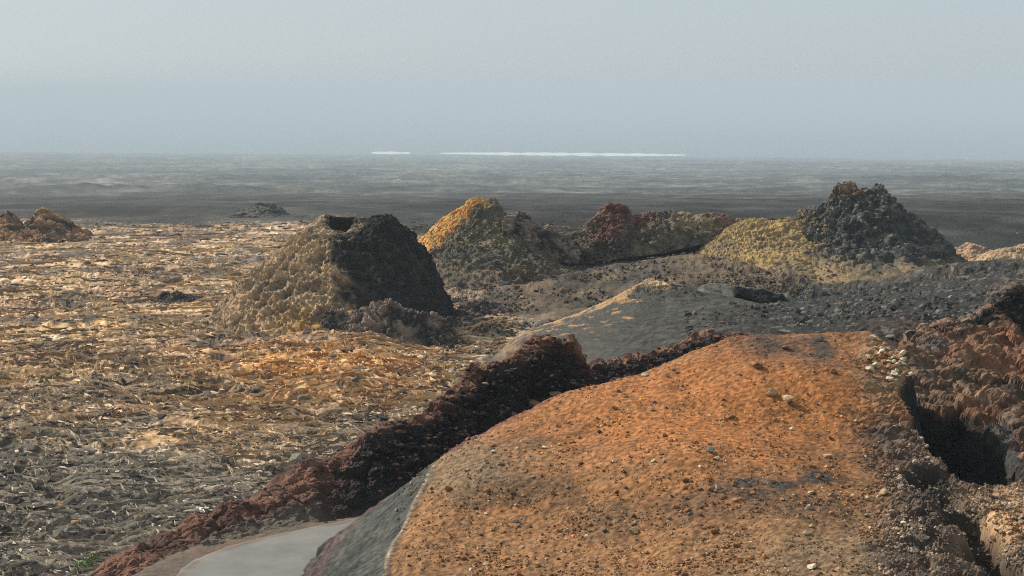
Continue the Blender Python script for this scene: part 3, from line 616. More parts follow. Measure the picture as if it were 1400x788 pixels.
# --- small inner cone, grey dune with a hollow
C4 = W(903, 381, 86.0)
R_ = rz(C4, [(911,382),(925,392),(945,396),(975,402),(1010,420),(1050,440)], 1)
L_ = rz(C4, [(898,380),(886,385),(866,399),(838,424),(800,452),(765,478)], -1)
F_ = rz(C4, [(903,386,85.3),(900,397,84.0),(895,415,81),(885,440,76),(875,470,69),(865,500,60)], 1)
B_ = [(.3, 1.5), (.9, 1.3), (2, .6), (3.5, -.6), (5, -1.8), (7, -3.4)]
def c4_col(P, s, n, d):
    b = fbm3(P, .7, 4, 74, .6); a = fbm3(P, 3, 3, 75, .6)
    c = mix((.050, .050, .045), (.080, .074, .064), np.clip(.5 + b + a * .5, 0, 1))
    az = np.degrees(np.arctan2(P[..., 1] - C4[1], P[..., 0] - C4[0])) % 360; lf = sst(238, 220, az + 30 * b + 10 * a) * sst(80, 100, az) * sst(-1.3, .1, P[..., 2] + .5 * b); lf = np.maximum(lf, sst(.13, .05, s) * .8)  # tan left flank, painted as sunlit up to a terminator angle
    return mix(c, mix((.40, .24, .12), (.60, .43, .27), np.clip(.4 + b * 2, 0, 1)), lf)
o = cone('cinder_cone', C4, [R_, B_, L_, F_], [0, .1, .25, .48, .75, 1], lambda P, s: (.05 + .11 * sst(.3, .1, s)) * fbm3(P, 1.2, 5, 71, .6, True) + .03 * fbm3(P, .3, 2, 72) + .16 * pn2(np.cos(np.arctan2(P[..., 1] - C4[1], P[..., 0] - C4[0])) * 6, np.sin(np.arctan2(P[..., 1] - C4[1], P[..., 0] - C4[0])) * 6, 73) * sst(.05, .3, s), c4_col, nphi=340, ns=115, seed=14)
tag(o, label='small smooth grey ash cone with a pale tan left edge, in the middle ground', cat='cinder cone')
def dk(P, s, n, d): return mix((.05, .048, .045), (.13, .12, .10), np.clip(.3 + 1.3 * fbm3(P, .8, 4, 84, .6) + .5 * (s < 0), 0, 1))
o = ridge('lava_outcrop', [(908,394,84.6),(918,388,84.6),(930,391,84.6),(940,398,84.6)], [(908,400,84),(922,404,84),(940,405,84)], [(8.3,86,.4),(9.6,86,.2)], lambda P, s: crag(P, .12, .4, 81), dk, n=80, kf=30, kb=20)
tag(o, label='small black rock lip beside the tip of the grey ash cone', cat='rock outcrop')
o = ridge('lava_outcrop', [(945,404,85),(962,390,86),(985,388,87),(1005,391,87),(1030,396,87),(1052,397,87),(1066,401,87),(1078,410,87)],
      [(945,440,80),(968,440,80),(990,424,83),(1008,402,86),(1025,409,86),(1045,417,85.8),(1062,420,85.8),(1080,417,86)], [(9.6,89,-1),(12,91.5,-.8),(14,91.5,-.8),(15.6,89.5,-.5)],
      lambda P, s: crag(P, .15, .8, 86, .8, .6) * sst(-.8, .1, s) * (.35 + .65 * sst(1000, 1015, eu(P))), lambda P, s, n, d: mix(mix((.10, .10, .085), (.17, .16, .12), np.clip(.5 + fbm3(P, .8, 4, 88), 0, 1)), (.018, .018, .018), sst(1000, 1012, eu(P)) * sst(-.05, .1, s)), n=240, kf=70, kb=50, bulge=.1)  # scarp front painted near black to deepen its shade
tag(o, label='low grey knoll ending in a black shaded scarp, left of the dark ash slope', cat='rock outcrop')
# --- tall cliff at the right edge, its shaded face painted black
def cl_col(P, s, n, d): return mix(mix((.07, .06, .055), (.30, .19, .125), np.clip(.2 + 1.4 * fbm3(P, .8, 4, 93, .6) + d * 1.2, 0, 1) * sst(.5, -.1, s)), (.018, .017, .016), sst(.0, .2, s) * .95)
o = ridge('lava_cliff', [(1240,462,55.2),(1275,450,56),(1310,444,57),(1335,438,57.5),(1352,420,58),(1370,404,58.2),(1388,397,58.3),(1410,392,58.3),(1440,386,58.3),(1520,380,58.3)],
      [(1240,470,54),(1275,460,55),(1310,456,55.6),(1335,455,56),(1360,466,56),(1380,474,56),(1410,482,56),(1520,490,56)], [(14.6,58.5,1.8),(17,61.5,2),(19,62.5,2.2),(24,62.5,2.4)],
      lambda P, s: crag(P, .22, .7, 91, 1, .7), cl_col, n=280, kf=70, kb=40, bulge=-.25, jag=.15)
tag(o, label='black shaded lava cliff with a tan rim cut off by the right edge', cat='cliff')
# --- road walls of lava
def wcol(P, s, n, d):
    e = eu(P); a = fbm3(P, 1.6, 4, 103, .6); b = fbm3(P, .4, 4, 104, .6)
    c = mix((.080, .043, .034), (.20, .10, .066), np.clip(.45 + a + b * .5, 0, 1)); c = mix(c, (.30, .17, .10), np.clip(sst(560, 640, e) * (b * 1.5 + .1), 0, .7))
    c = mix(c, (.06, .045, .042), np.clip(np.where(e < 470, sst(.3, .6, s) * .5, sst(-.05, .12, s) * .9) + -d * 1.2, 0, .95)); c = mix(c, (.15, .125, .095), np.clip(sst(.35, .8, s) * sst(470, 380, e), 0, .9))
    return mix(c, (.020, .019, .019), sst(.0, .22, s) * sst(400, 500, e) * np.clip(.95 + .7 * b, 0, 1))  # road-side face painted near black, standing in for its shade
wc = [(100,812,38.6),(135,786,40.2),(200,746,42.2),(250,722,43.2),(300,700,44.2),(350,676,45.4),(400,652,46.6),(445,634,47.2),(480,618,47.6),(520,596,48.2),(550,580,48.6),(575,578,48.8),(600,571,49.4),(622,546,50.6),(645,528,51.4),(662,508,52.2),(690,496,52.8),(708,492,53),(722,482,53.4),(748,474,53.8),(768,472,54),(786,476,54.2),(794,500,54.3),(806,520,54.4)]
wf = [G0(215,812,ZR),G0(238,786,ZR),(G0(250,765,ZR)),G0(290,748,ZR),G0(345,733,ZR),G0(400,720,ZR)]
wfp = [(150,830,38),(225,795,39.3),(240,772,40.3),(275,752,41.4),(320,735,42.4),(365,722,43.3),(415,712,44),(450,706,44.4),(485,700,44.9),(525,690,45.6),(552,682,46.2),(575,672,46.8),(600,660,47.6),(625,650,48.4),(650,640,49),(670,630,49.6),(692,620,50.2),(710,612,50.6),(728,604,51),(752,594,51.6),(770,588,52),(790,584,52.3),(796,582,52.5),(806,580,52.8)]
wb_ = []
for q in wc:
    w = W(*q); k_ = .42 + .58 * float(sst(200, 560, q[0])); wb_.append((w[0] - 2.2 * k_, w[1] + 2.6 * k_, float(base_ground(np.array([w[0] - 2.2 * k_]), np.array([w[1] + 2.6 * k_]))[0]) - .35))
def w_disp(P, s):
    e = eu(P); k = .35 + .65 * sst(380, 520, e)
    return crag(P, .30 + .16 * sst(540, 640, e), .85, 101, .75, .8) * (sst(-.95, -.3, s) * (.4 + .6 * sst(-.4, .1, s))) * (k * sst(1.05, .5, s) + .25 * (1 - k))
wfp = [(a, b + (11 if a < 500 else 0), c) for a, b, c in wfp]
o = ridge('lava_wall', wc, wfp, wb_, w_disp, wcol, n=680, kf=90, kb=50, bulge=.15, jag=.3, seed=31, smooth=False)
tag(o, label='long reddish brown lava wall with a black shaded face, rising beside the road', cat='rock wall')
wc2 = [(806,512,54.6),(820,500,55),(845,496,55.2),(870,492,55.4),(900,486,55.6),(925,480,55.8),(945,472,56),(962,461,56.2),(976,462,56),(990,464,55.6),(1010,462,55),(1030,462,54)]
wf2 = [(806,560,52.8),(850,550,53),(900,530,53.5),(950,510,53.8),(1000,490,53.4),(1030,475,52.8)]
o = ridge('lava_wall', wc2, wf2, [(W(*q)[0], W(*q)[1] + 2.2, W(*q)[2] - .55) for q in wc2], lambda P, s: crag(P, .20, .6, 111, 1, .8), wcol, n=360, kf=70, kb=30, jag=.1, seed=6)
tag(o, label='low dark lava wall ending against the top of the orange slope', cat='rock wall')
# --- mounds on the plain
def small(name, pts, Y, depth, label, cat, c1, c2, amp, lam, seed, n=160, drop=1.4):
    cr = [(a, b, Y) for a, b in pts]; w = [W(*q) for q in cr]
    fb = []; bb = []
    for q in w:
        yy = Y - depth; g = float(base_ground(np.array([q[0] * yy / Y]), np.array([yy]))[0]) - .4
        fb.append((q[0] * yy / Y, yy, g)); yy = Y + depth; g = float(base_ground(np.array([q[0]]), np.array([yy]))[0]) - .8; bb.append((q[0], yy, g))
    fpx = []
    for f in fb: fpx.append(f)
    c_ = np.array(w); f_ = np.array(fb); b_ = np.array(bb); T = np.linspace(0, 1, n); tt = np.linspace(0, 1, len(w))
    I = lambda q: np.stack([np.interp(T, tt, q[:, k]) for k in range(3)], 1)
    c_, f_, b_ = I(c_), I(f_), I(b_); rows = []
    for s in np.linspace(0, 1, 36, endpoint=False): q = b_ * (1 - s) + c_ * s; q[:, 2] = b_[:, 2] + (c_[:, 2] - b_[:, 2]) * math.sin(s * math.pi / 2); rows.append(q)
    for s in np.linspace(0, 1, 50): q = c_ * (1 - s) + f_ * s; q[:, 2] = c_[:, 2] + (f_[:, 2] - c_[:, 2]) * s ** .8; rows.append(q)
    P = np.array(rows); nn = gnormals(P); nn = nn * np.sign(np.nanmean(nn[..., 2])); d = crag(P, amp, lam, seed); P = P + nn * d[..., None]
    a = fbm3(P, lam * 1.5, 4, seed + 3, .6)
    P[:, 0, 2] -= 1; P[:, -1, 2] -= 1
    return tag(rawmesh(name, P, gridfaces(P.shape[0], n), M_lava, mix(c1, c2, np.clip(.45 + a * 1.2 + d / amp * .3, 0, 1))), label=label, cat=cat)
small('lava_mound', [(-30,330),(-12,300),(8,290),(22,303),(34,312),(44,296),(52,289),(68,288),(82,296),(96,308),(112,318),(125,328)], 178, 6, 'rusty brown rocky mound with a dark shadow at the far left edge', 'rock mound', (.045, .04, .037), (.34, .19, .10), .55, 1.8, 131)
small('lava_mound', [(305,304),(318,292),(335,284),(352,280),(372,280),(385,288),(398,301),(404,308)], 236, 7, 'low dark grey mound behind the left hornito on the plain', 'rock mound', (.035, .035, .034), (.11, .10, .09), .4, 2.0, 141)
small('lava_mound', [(204,418),(215,405),(232,402),(255,404),(275,408),(288,419)], 107, 2.4, 'flat black heap of lava blocks left of the hornito foot', 'rock mound', (.03, .03, .03), (.12, .11, .09), .25, .7, 145)
small('lava_mound', [(1292,352),(1310,342),(1328,334),(1345,338),(1360,346),(1375,352)], 152, 5, 'reddish brown hump right of the black crowned hornito', 'rock mound', (.22, .12, .08), (.40, .26, .16), .3, 1.5, 151)
small('lava_mound', [(1335,356),(1352,346),(1372,340),(1400,337),(1440,336),(1480,340)], 140, 5, 'pale tan hump cut off by the right edge of the view', 'rock mound', (.30, .20, .12), (.48, .34, .21), .3, 1.5, 155)
small('lava_mound', [(405,452),(425,436),(450,424),(478,430),(500,420),(528,412),(552,424),(580,430),(606,436),(625,446)], 89.5, 2.6, 'heap of grey and purplish lava blocks at the foot of the left hornito', 'rock mound', (.05, .048, .046), (.25, .19, .15), .34, .8, 161, n=300)
small('lava_mound', [(618,436),(630,418),(645,412),(668,414),(690,420),(704,432)], 99, 2.2, 'broken purplish brown rocks below the pointed orange hornito', 'rock mound', (.05, .045, .045), (.24, .17, .15), .34, .8, 165)
# ------------------------------------------------------------------ loose stones
T_ = (1 + 5 ** .5) / 2
ICO = np.array([(-1,T_,0),(1,T_,0),(-1,-T_,0),(1,-T_,0),(0,-1,T_),(0,1,T_),(0,-1,-T_),(0,1,-T_),(T_,0,-1),(T_,0,1),(-T_,0,-1),(-T_,0,1)], float); ICO /= np.linalg.norm(ICO[0])
ICF = np.array([(0,11,5),(0,5,1),(0,1,7),(0,7,10),(0,10,11),(1,5,9),(5,11,4),(11,10,2),(10,7,6),(7,1,8),(3,9,4),(3,4,2),(3,2,6),(3,6,8),(3,8,9),(4,9,5),(2,4,11),(6,2,10),(8,6,7),(9,8,1)])
def sub(V, F_):
    V = [tuple(v) for v in V]; c = {}; o = []
    def mid(a, b):
        k = (min(a, b), max(a, b))
        if k not in c: m = (np.array(V[a]) + np.array(V[b])) / 2; V.append(tuple(m / np.linalg.norm(m))); c[k] = len(V) - 1
        return c[k]
    for a, b, d in F_:
        x, y, z = mid(a, b), mid(b, d), mid(d, a); o += [(a, x, z), (b, y, x), (d, z, y), (x, y, z)]
    return np.array(V), np.array(o)
IV1, IF1 = sub(ICO, ICF); IV2, IF2 = sub(IV1, IF1)
def rockverts(V, seed, sq=.7):
    r = np.random.default_rng(seed); v = V.copy()
    for k in range(7):                                # chop with planes for angular faces
        d = r.normal(size=3); d /= np.linalg.norm(d); h = r.uniform(.45, .8); t = v @ d; v = v - np.outer(np.maximum(0, t - h), d)
    v = v * (1 + .16 * fbm3(v, .8, 3, seed)[:, None]); return v * np.array([1, r.uniform(.65, 1), sq * r.uniform(.7, 1.1)])
M_st = {'tan': rock_mat('pale_stone', base=(.40, .27, .155), var=.3, bump=.5, scale=9), 'brown': rock_mat('brown_stone', base=(.22, .12, .065), var=.3, bump=.5, scale=9),
        'grey': rock_mat('grey_stone', base=(.13, .12, .105), var=.35, bump=.5, scale=9), 'white': rock_mat('white_stone', base=(.58, .48, .34), var=.15, bump=.4, scale=9),
        'dark': rock_mat('dark_stone', base=(.055, .05, .048), var=.35, bump=.5, scale=9), 'rust': rock_mat('rust_stone', base=(.34, .15, .07), var=.35, bump=.5, scale=9)}
RM = {}
def rockmesh(kind, v):
    if (kind, v) not in RM:
        vv = rockverts(IV2 if v < 3 else IV1, 200 + v, .72); o = rawmesh('stone', vv, IF2 if v < 3 else IF1, M_st[kind], smooth=False); RM[(kind, v)] = o.data; bpy.data.objects.remove(o)
    return RM[(kind, v)]
depsg = bpy.context.evaluated_depsgraph_get()
def ray_down(x, y, objs):
    best = -99
    for ob in objs:
        h, loc, nn, i = ob.ray_cast((x - ob.location[0], y - ob.location[1], 40 - ob.location[2]), (0, 0, -1))
        if h and loc[2] + ob.location[2] > best: best = loc[2] + ob.location[2]
    return best
def pix_ray(px, py, ob):
    u, z = uz(px, py); d = np.array([u, 1, z]); d /= np.linalg.norm(d)
    h, loc, nn, i = ob.ray_cast((0, 0, CAMZ), tuple(d)); return np.array(loc) if h else None
bpy.context.view_layer.update()
def stone(px, py, wpx, kind, v, label=None, group=None, host=mound, sink=.25, hz=1):
    p = pix_ray(px, py, host)
    if p is None: return None
    r = wpx / FPX * p[1] / 2 * 1.05
    o = bpy.data.objects.new('stone', rockmesh(kind, v)); COL.objects.link(o); o.location = (p[0], p[1], p[2] + r * (.55 - sink)); o.scale = (r, r, r * hz); o.rotation_euler = (random.uniform(-.3, .3), random.uniform(-.3, .3), random.uniform(0, 6.28))
    return tag(o, label=label, cat='stone', group=group)
G = 'loose stones on the orange slope'
for a in [(1034,503,22,'brown',0,'brown angular stone high on the orange slope below its grey patch'),(1077,549,20,'tan',1,'pale topped stone, the larger right one of two near the middle of the orange slope'),
          (1056,540,19,'tan',2,'pinkish tan stone just left of the pale topped one on the orange slope'),(1122,466,15,'dark',0,'dark stone near the upper edge of the orange slope'),(1075,478,13,'brown',1,'brown stone beside the grey patch at the top edge of the orange slope'),
          (1140,510,12,'brown',2,'rusty brown stone alone high on the right of the orange slope'),(1082,588,9,'white',3,'small cream stone below the pale topped stone on the orange slope'),(1131,625,14,'tan',0,'tan stone above the right end of the dark ash streak'),
          (971,618,15,'grey',1,'grey stone in the middle of the brightest orange patch'),(957,670,11,'brown',2,'brown stone left of the dark ash streak'),(1210,571,16,'tan',0,'tan stone on the rim of the slope above the dark hollow'),
          (1208,676,16,'tan',1,'tan stone in the lower right of the orange slope'),(866,728,18,'tan',2,'elongated pinkish stone low in the middle of the orange slope'),(745,613,10,'white',0,'white stone high on the left of the orange slope'),
          (675,619,9,'white',1,'small flat white stone near the upper left edge of the slope'),(882,514,11,'white',2,'white stone perched at the foot of the low lava wall'),(1111,777,15,'white',0,'white stone at the bottom edge of the slope'),
          (1236,718,13,'white',1,'white stone among grey ones in the lower right corner of the slope'),(1103,730,12,'white',2,'pale round stone below the dark ash streak'),(840,632,9,'white',3,'white pebble left of the brightest orange patch'),
          (957,639,7,'white',4,'tiny white pebble just above the left end of the ash streak')]:
    stone(*a[:5], label=a[5], group=G)
for cx_, cy_, rx_, ry_, n_, nm_, kd_ in [(1218, 497, 22, 22, 52, 'broken stone clustered on the upper right edge of the orange slope', ['tan', 'white', 'white', 'rust']), (1378, 722, 26, 26, 42, 'stone clustered in the bright patch at the lower right corner', ['tan', 'tan', 'rust', 'brown'])]:
    for k in range(n_):
        kk_ = random.choice(kd_)
        stone(cx_ + random.gauss(0, rx_ * .6), cy_ + random.gauss(0, ry_ * .6), random.uniform(6, 13), kk_, random.randint(0, 4), label={'white': 'cream', 'rust': 'rust coloured'}.get(kk_, kk_) + ' ' + nm_, group=nm_ + ', ' + kk_, sink=.1)
cnt = 0
while cnt < 150:
    px, py = random.uniform(620, 1390), random.uniform(480, 787)
    if random.random() > .35 + .65 * sst(500, 740, py): continue
    k = random.choices(['brown', 'rust', 'tan', 'grey', 'white'], [5, 5, 2.4, 2, .5])[0]
    lb = {'brown': 'small brown stone lying loose on the orange slope', 'rust': 'small rust coloured stone lying loose on the orange slope', 'tan': 'small tan stone lying loose on the orange slope', 'grey': 'small grey stone lying loose on the orange slope', 'white': 'small cream stone lying loose on the orange slope'}[k]
    w = random.uniform(4.5, 7.5) if random.random() < .8 else random.uniform(7, 11)
    if stone(px, py, w, k, random.randint(3, 6), label=lb, group='small ' + k + ' stones on the orange slope') is not None: cnt += 1
# gravel: far too many to count
def scatter(name, pts, sizes, mats_cols, mat, lab, hi=False):
    V0, F0 = (IV1, IF1) if hi else (ICO, ICF); n = len(pts); VS = np.array([rockverts(V0, 300 + k, .75) for k in range(12)])
    v = VS[rng.integers(0, 12, n)]; a = rng.uniform(0, 6.28, n); c, s = np.cos(a), np.sin(a)
    x = v[..., 0] * c[:, None] - v[..., 1] * s[:, None]; y = v[..., 0] * s[:, None] + v[..., 1] * c[:, None]
    v = np.stack([x, y, v[..., 2]], -1) * sizes[:, None, None] * rng.uniform(.75, 1.3, (n, 1, 3)) + pts[:, None]
    f = F0[None] + (np.arange(n) * len(V0))[:, None, None]
    return tag(rawmesh(name, v, f.reshape(-1, 3), mat, np.repeat(mats_cols, len(V0), 0)), kind='stuff', label=lab)
n = 8500
mv = np.zeros(len(mound.data.vertices) * 3, np.float32); mound.data.vertices.foreach_get('co', mv); mv = mv.reshape(-1, 3)
sel = mv[(mv[:, 2] > 1.2) & (mv[:, 1] > 27)]; ee = sel[:, 0] / sel[:, 1] * FPX + 700
wgt = (.25 + .75 * sst(47, 33, sel[:, 1])) * (1 + 2.6 * sst(1150, 1300, ee)) * (ee > 560) * (.06 + np.clip(.2 + 3.2 * fbm2(sel[:, 0], sel[:, 1], 1.8, 4, 210, .6), 0, 2.5)); wgt /= wgt.sum()
q = sel[rng.choice(len(sel), n, p=wgt)].astype(float); q[:, :2] += rng.normal(0, .04, (n, 2)); sz = np.clip(rng.lognormal(-3.4, .5, n), .014, .12); q[:, 2] += sz * .2
pal = np.array([(.30, .13, .05), (.36, .17, .07), (.22, .13, .07), (.42, .30, .18), (.13, .11, .09), (.58, .48, .34)]); cc = pal[rng.choice(6, n, p=[.25, .25, .22, .15, .08, .05])] * rng.uniform(.5, 1.2, (n, 1))
eq = q[:, 0] / q[:, 1] * FPX + 700; rr_ = sst(1180, 1260, eq)[:, None]; cc = cc * (1 - rr_) + rr_ * np.array([(.30, .23, .17)]) * rng.uniform(.35, 1.5, (n, 1))
scatter('gravel', q, sz, cc, M_cind, 'loose cinder gravel over the orange slope')
n = 27000; wg2 = (.5 + .5 * sst(47, 33, sel[:, 1])) * (1 + 1.0 * sst(1180, 1300, ee)) * (ee > 540) * np.clip(.6 + 1.3 * fbm2(sel[:, 0], sel[:, 1], .9, 3, 215), .1, 2); wg2 /= wg2.sum()
q = sel[rng.choice(len(sel), n, p=wg2)].astype(float); q[:, :2] += rng.normal(0, .05, (n, 2)); sz = np.clip(rng.lognormal(-3.75, .4, n), .012, .06)
OC8 = np.array([(1,0,0),(-.1,.9,0),(-1,.1,0),(.1,-.85,0),(.1,.1,.8),(0,0,-.6)]); OF8 = np.array([(0,1,4),(1,2,4),(2,3,4),(3,0,4),(1,0,5),(2,1,5),(3,2,5),(0,3,5)])
v = OC8[None] * (1 + rng.normal(0, .2, (n, 6, 3))) * sz[:, None, None]; a = rng.uniform(0, 6.28, n); v = np.stack([v[..., 0] * np.cos(a)[:, None] - v[..., 1] * np.sin(a)[:, None], v[..., 0] * np.sin(a)[:, None] + v[..., 1] * np.cos(a)[:, None], v[..., 2]], -1) + q[:, None]
mc = np.zeros(len(mound.data.vertices) * 4, np.float32); mound.data.color_attributes['Col'].data.foreach_get('color', mc); mc = mc.reshape(-1, 4)[:, :3]; mc = mc[(mv[:, 2] > 1.2) & (mv[:, 1] > 27)]
ixx = rng.choice(len(sel), n, p=wg2); q2 = sel[ixx].astype(float); v = v - q[:, None] + q2[:, None] + np.stack([rng.normal(0, .04, n), rng.normal(0, .04, n), 0 * a], 1)[:, None]
cc = mc[ixx] * np.exp(rng.normal(.08, .5, n))[:, None] + (rng.random(n) < .05)[:, None] * np.array([(.22, .17, .11)])
tag(rawmesh('cinders', v, (OF8[None] + (np.arange(n) * 6)[:, None, None]).reshape(-1, 3), M_cind, np.repeat(cc, 6, 0)), kind='stuff', label='fine angular cinders covering the orange slope')
# rubble on the lava field
n = 9000; Yq = 1 / rng.uniform(1 / 190., 1 / 40., n); uq = rng.uniform(-.36, .36, n); Xq = uq * Yq
zq, rg, smq, rmq = ground_z(Xq, Yq, np.maximum(Yq * .00078, .02)); cl = fbm2(Xq, Yq, 3.0, 3, 220)
ok = (smq < .3) & (rmq < .05) & (cl > -.12) & ~((Xq > -9) & (Yq < 46)); Xq, Yq, zq, cl, rg = Xq[ok], Yq[ok], zq[ok], cl[ok], rg[ok]; n = len(Xq)
sz = np.clip(rng.lognormal(-2.75, .5, n) * (Yq / 60) ** .5, .04, .45)
cg = np.array([(.075, .073, .062), (.16, .15, .115), (.29, .27, .20), (.05, .048, .045)])[rng.choice(4, n, p=[.35, .32, .23, .1])]; ct = np.array([(.36, .27, .15), (.15, .125, .085), (.46, .36, .21), (.075, .07, .06)])[rng.choice(4, n, p=[.36, .3, .22, .12])]
tzq = sst(56, 68, Yq)[:, None]; cc = cg * (1 - tzq) + ct * tzq
scatter('lava_rubble', np.stack([Xq, Yq, zq + sz * .15], 1), sz, cc, M_lava, 'broken lava rubble covering the field', hi=False)
# platy shards of crust tilted on the field
OCT = np.array([(1,0,0),(.3,.9,.15),(-.9,.35,0),(-.5,-.8,.1),(.5,-.75,-.1),(0,.05,.5),(.05,0,-.5)]); OCF = np.array([(0,1,5),(1,2,5),(2,3,5),(3,4,5),(4,0,5),(1,0,6),(2,1,6),(3,2,6),(4,3,6),(0,4,6)])
n = 52000; Yq = 1 / rng.uniform(1 / 215., 1 / 39., n); uq = rng.uniform(-.355, .10, n); Xq = uq * Yq; bX, bY = Xq, Yq
zq, rg, smq, rmq = ground_z(Xq, Yq, np.maximum(Yq * .00078, .02)); pt = fbm2(Xq, Yq, 3.5, 4, 250, .65); big = fbm2(Xq, Yq, 16, 3, 251)
ok = (smq < .4) & (rmq < .05) & (pt > -.22) & ~((Xq > -9) & (Yq < 46)) & ~(((Xq - C[0]) ** 2 + (Yq - C[1]) ** 2) < 55); Xq, Yq, zq, pt, big = Xq[ok], Yq[ok], zq[ok], pt[ok], big[ok]; n = len(Xq)
sz = np.clip(rng.lognormal(-2.55, .5, n) * (Yq / 60) ** .7, .035, .5); yaw = rng.normal(0, .75, n); ti = rng.normal(.30, .38, n)     # crusts mostly lean one way, as the flow broke them
v = OCT[None] * (1 + rng.normal(0, .22, (n, 7, 3))) * np.stack([sz * rng.uniform(.8, 1.9, n), sz * .55, sz * rng.uniform(.25, .6, n)], 1)[:, None]
y_ = v[..., 1] * np.cos(ti)[:, None] - v[..., 2] * np.sin(ti)[:, None]; z_ = v[..., 1] * np.sin(ti)[:, None] + v[..., 2] * np.cos(ti)[:, None]
x_ = v[..., 0] * np.cos(yaw)[:, None] - y_ * np.sin(yaw)[:, None]; y2 = v[..., 0] * np.sin(yaw)[:, None] + y_ * np.cos(yaw)[:, None]
v = np.stack([x_ + Xq[:, None], y2 + Yq[:, None], z_ + zq[:, None] + .02], -1)
tw = sst(52, 68, Yq + 14 * big)[:, None]; e_ = Xq / Yq * FPX + 700; hot = np.clip(np.exp(-((e_ - 410) / 130) ** 2 - ((Yq - 77) / 9) ** 2) * 1.3, 0, 1)[:, None]
pg = np.array([(.062, .058, .052), (.16, .146, .118), (.31, .28, .22), (.56, .51, .41)]); pq = np.array([(.065, .055, .047), (.19, .125, .075), (.42, .27, .14), (.70, .52, .33)]); ph_ = np.array([(.16, .09, .05), (.40, .21, .07), (.55, .33, .13), (.66, .46, .24)])
ix = rng.choice(4, n, p=[.38, .26, .22, .14]); cc = pg[ix] * (1 - tw) + pq[ix] * tw; cc = cc * (1 - hot) + ph_[ix] * hot
far_ = sst(185, 215, Yq + 30 * big + 80 * sst(500, 620, e_))[:, None]; cc = cc * np.array([1.36, 1.22, 1.2]) * (1 - far_ * .76)
tag(rawmesh('crust_shards', v, (OCF[None] + (np.arange(n) * 7)[:, None, None]).reshape(-1, 3), M_lava, np.repeat(cc, 7, 0)), kind='stuff', label='tilted shards of broken lava crust over the field')
# long thin ropes and broken crust edges running across the flow
n = 8200; K_ = 11; Yq = 1 / rng.uniform(1 / 200., 1 / 40., n); uq = rng.uniform(-.355, .10, n); Xq = uq * Yq; ang = rng.normal(0, .45, n) + .5 * pn2(Xq / 14, Yq / 14, 260); ln_ = rng.lognormal(.55, .55, n) * (Yq / 70) ** .4
cur = rng.normal(0, .7, n); tt = np.linspace(-.5, .5, K_)[None]; th_ = ang[:, None] + cur[:, None] * tt * 1.5
dx = np.cumsum(np.cos(th_), 1) / K_ * ln_[:, None]; dy = np.cumsum(np.sin(th_), 1) / K_ * ln_[:, None]; wob = .06 * rng.normal(size=(n, K_)) * (ln_[:, None] ** .5)
PX_ = Xq[:, None] + dx; PY_ = Yq[:, None] + dy + wob; zq, rg, smq, rmq = ground_z(PX_, PY_, np.maximum(PY_ * .00078, .02)); zs = zq.copy(); zs[:, 1:-1] = np.maximum(zq[:, 1:-1], (zq[:, :-2] + zq[:, 2:]) / 2)
pt = fbm2(Xq, Yq, 6, 3, 262); big = fbm2(Xq, Yq, 16, 3, 251); ok = (smq.max(1) < .3) & (rmq.max(1) < .05) & ~((PX_.max(1) > -9) & (PY_.min(1) < 46.5)) & (((Xq - C[0]) ** 2 + (Yq - C[1]) ** 2) > 60) & (pt > -.3)
PX_, PY_, zs, Yq, Xq, big = PX_[ok], PY_[ok], zs[ok], Yq[ok], Xq[ok], big[ok]; n = len(PX_); w_ = (rng.uniform(.02, .055, n) * (Yq / 60) ** .7)[:, None] * np.sin(np.linspace(.12, math.pi - .12, K_))[None] * rng.uniform(.6, 1.3, (n, K_)); h_ = w_ * 1.5 + .02
A_ = np.stack([PX_, PY_ - w_, zs - .06], -1); B1 = np.stack([PX_, PY_, zs + h_], -1); C1 = np.stack([PX_, PY_ + w_, zs - .06], -1); v = np.stack([A_, B1, C1], 2).reshape(n, K_ * 3, 3)
f = []
for k in range(K_ - 1): a0 = k * 3; f += [(a0, a0 + 3, a0 + 4, a0 + 1), (a0 + 1, a0 + 4, a0 + 5, a0 + 2)]
tw = sst(52, 68, Yq + 14 * big)[:, None]; e_ = Xq / Yq * FPX + 700; hot = np.clip(np.exp(-((e_ - 410) / 140) ** 2 - ((Yq - 77) / 10) ** 2) * 1.3, 0, 1)[:, None]
pg = np.array([(.18, .17, .14), (.40, .375, .29), (.62, .58, .46)]); pq = np.array([(.22, .16, .10), (.46, .34, .19), (.70, .56, .36)]); ph_ = np.array([(.34, .18, .07), (.58, .36, .15), (.72, .52, .29)]); ix = rng.choice(3, n, p=[.3, .4, .3])
cc = pg[ix] * (1 - tw) + pq[ix] * tw; cc = cc * (1 - hot) + ph_[ix] * hot; cc = cc * np.array([1.2, 1.09, 1.06]) * (1 - .68 * sst(180, 210, Yq + 20 * big + 70 * sst(500, 620, e_)))[:, None]
tag(rawmesh('crust_ropes', v, (np.array(f)[None] + (np.arange(n) * K_ * 3)[:, None, None]).reshape(-1, 4), M_lava, np.repeat(cc, K_ * 3, 0)), kind='stuff', label='thin pale ropes and edges of lava crust')
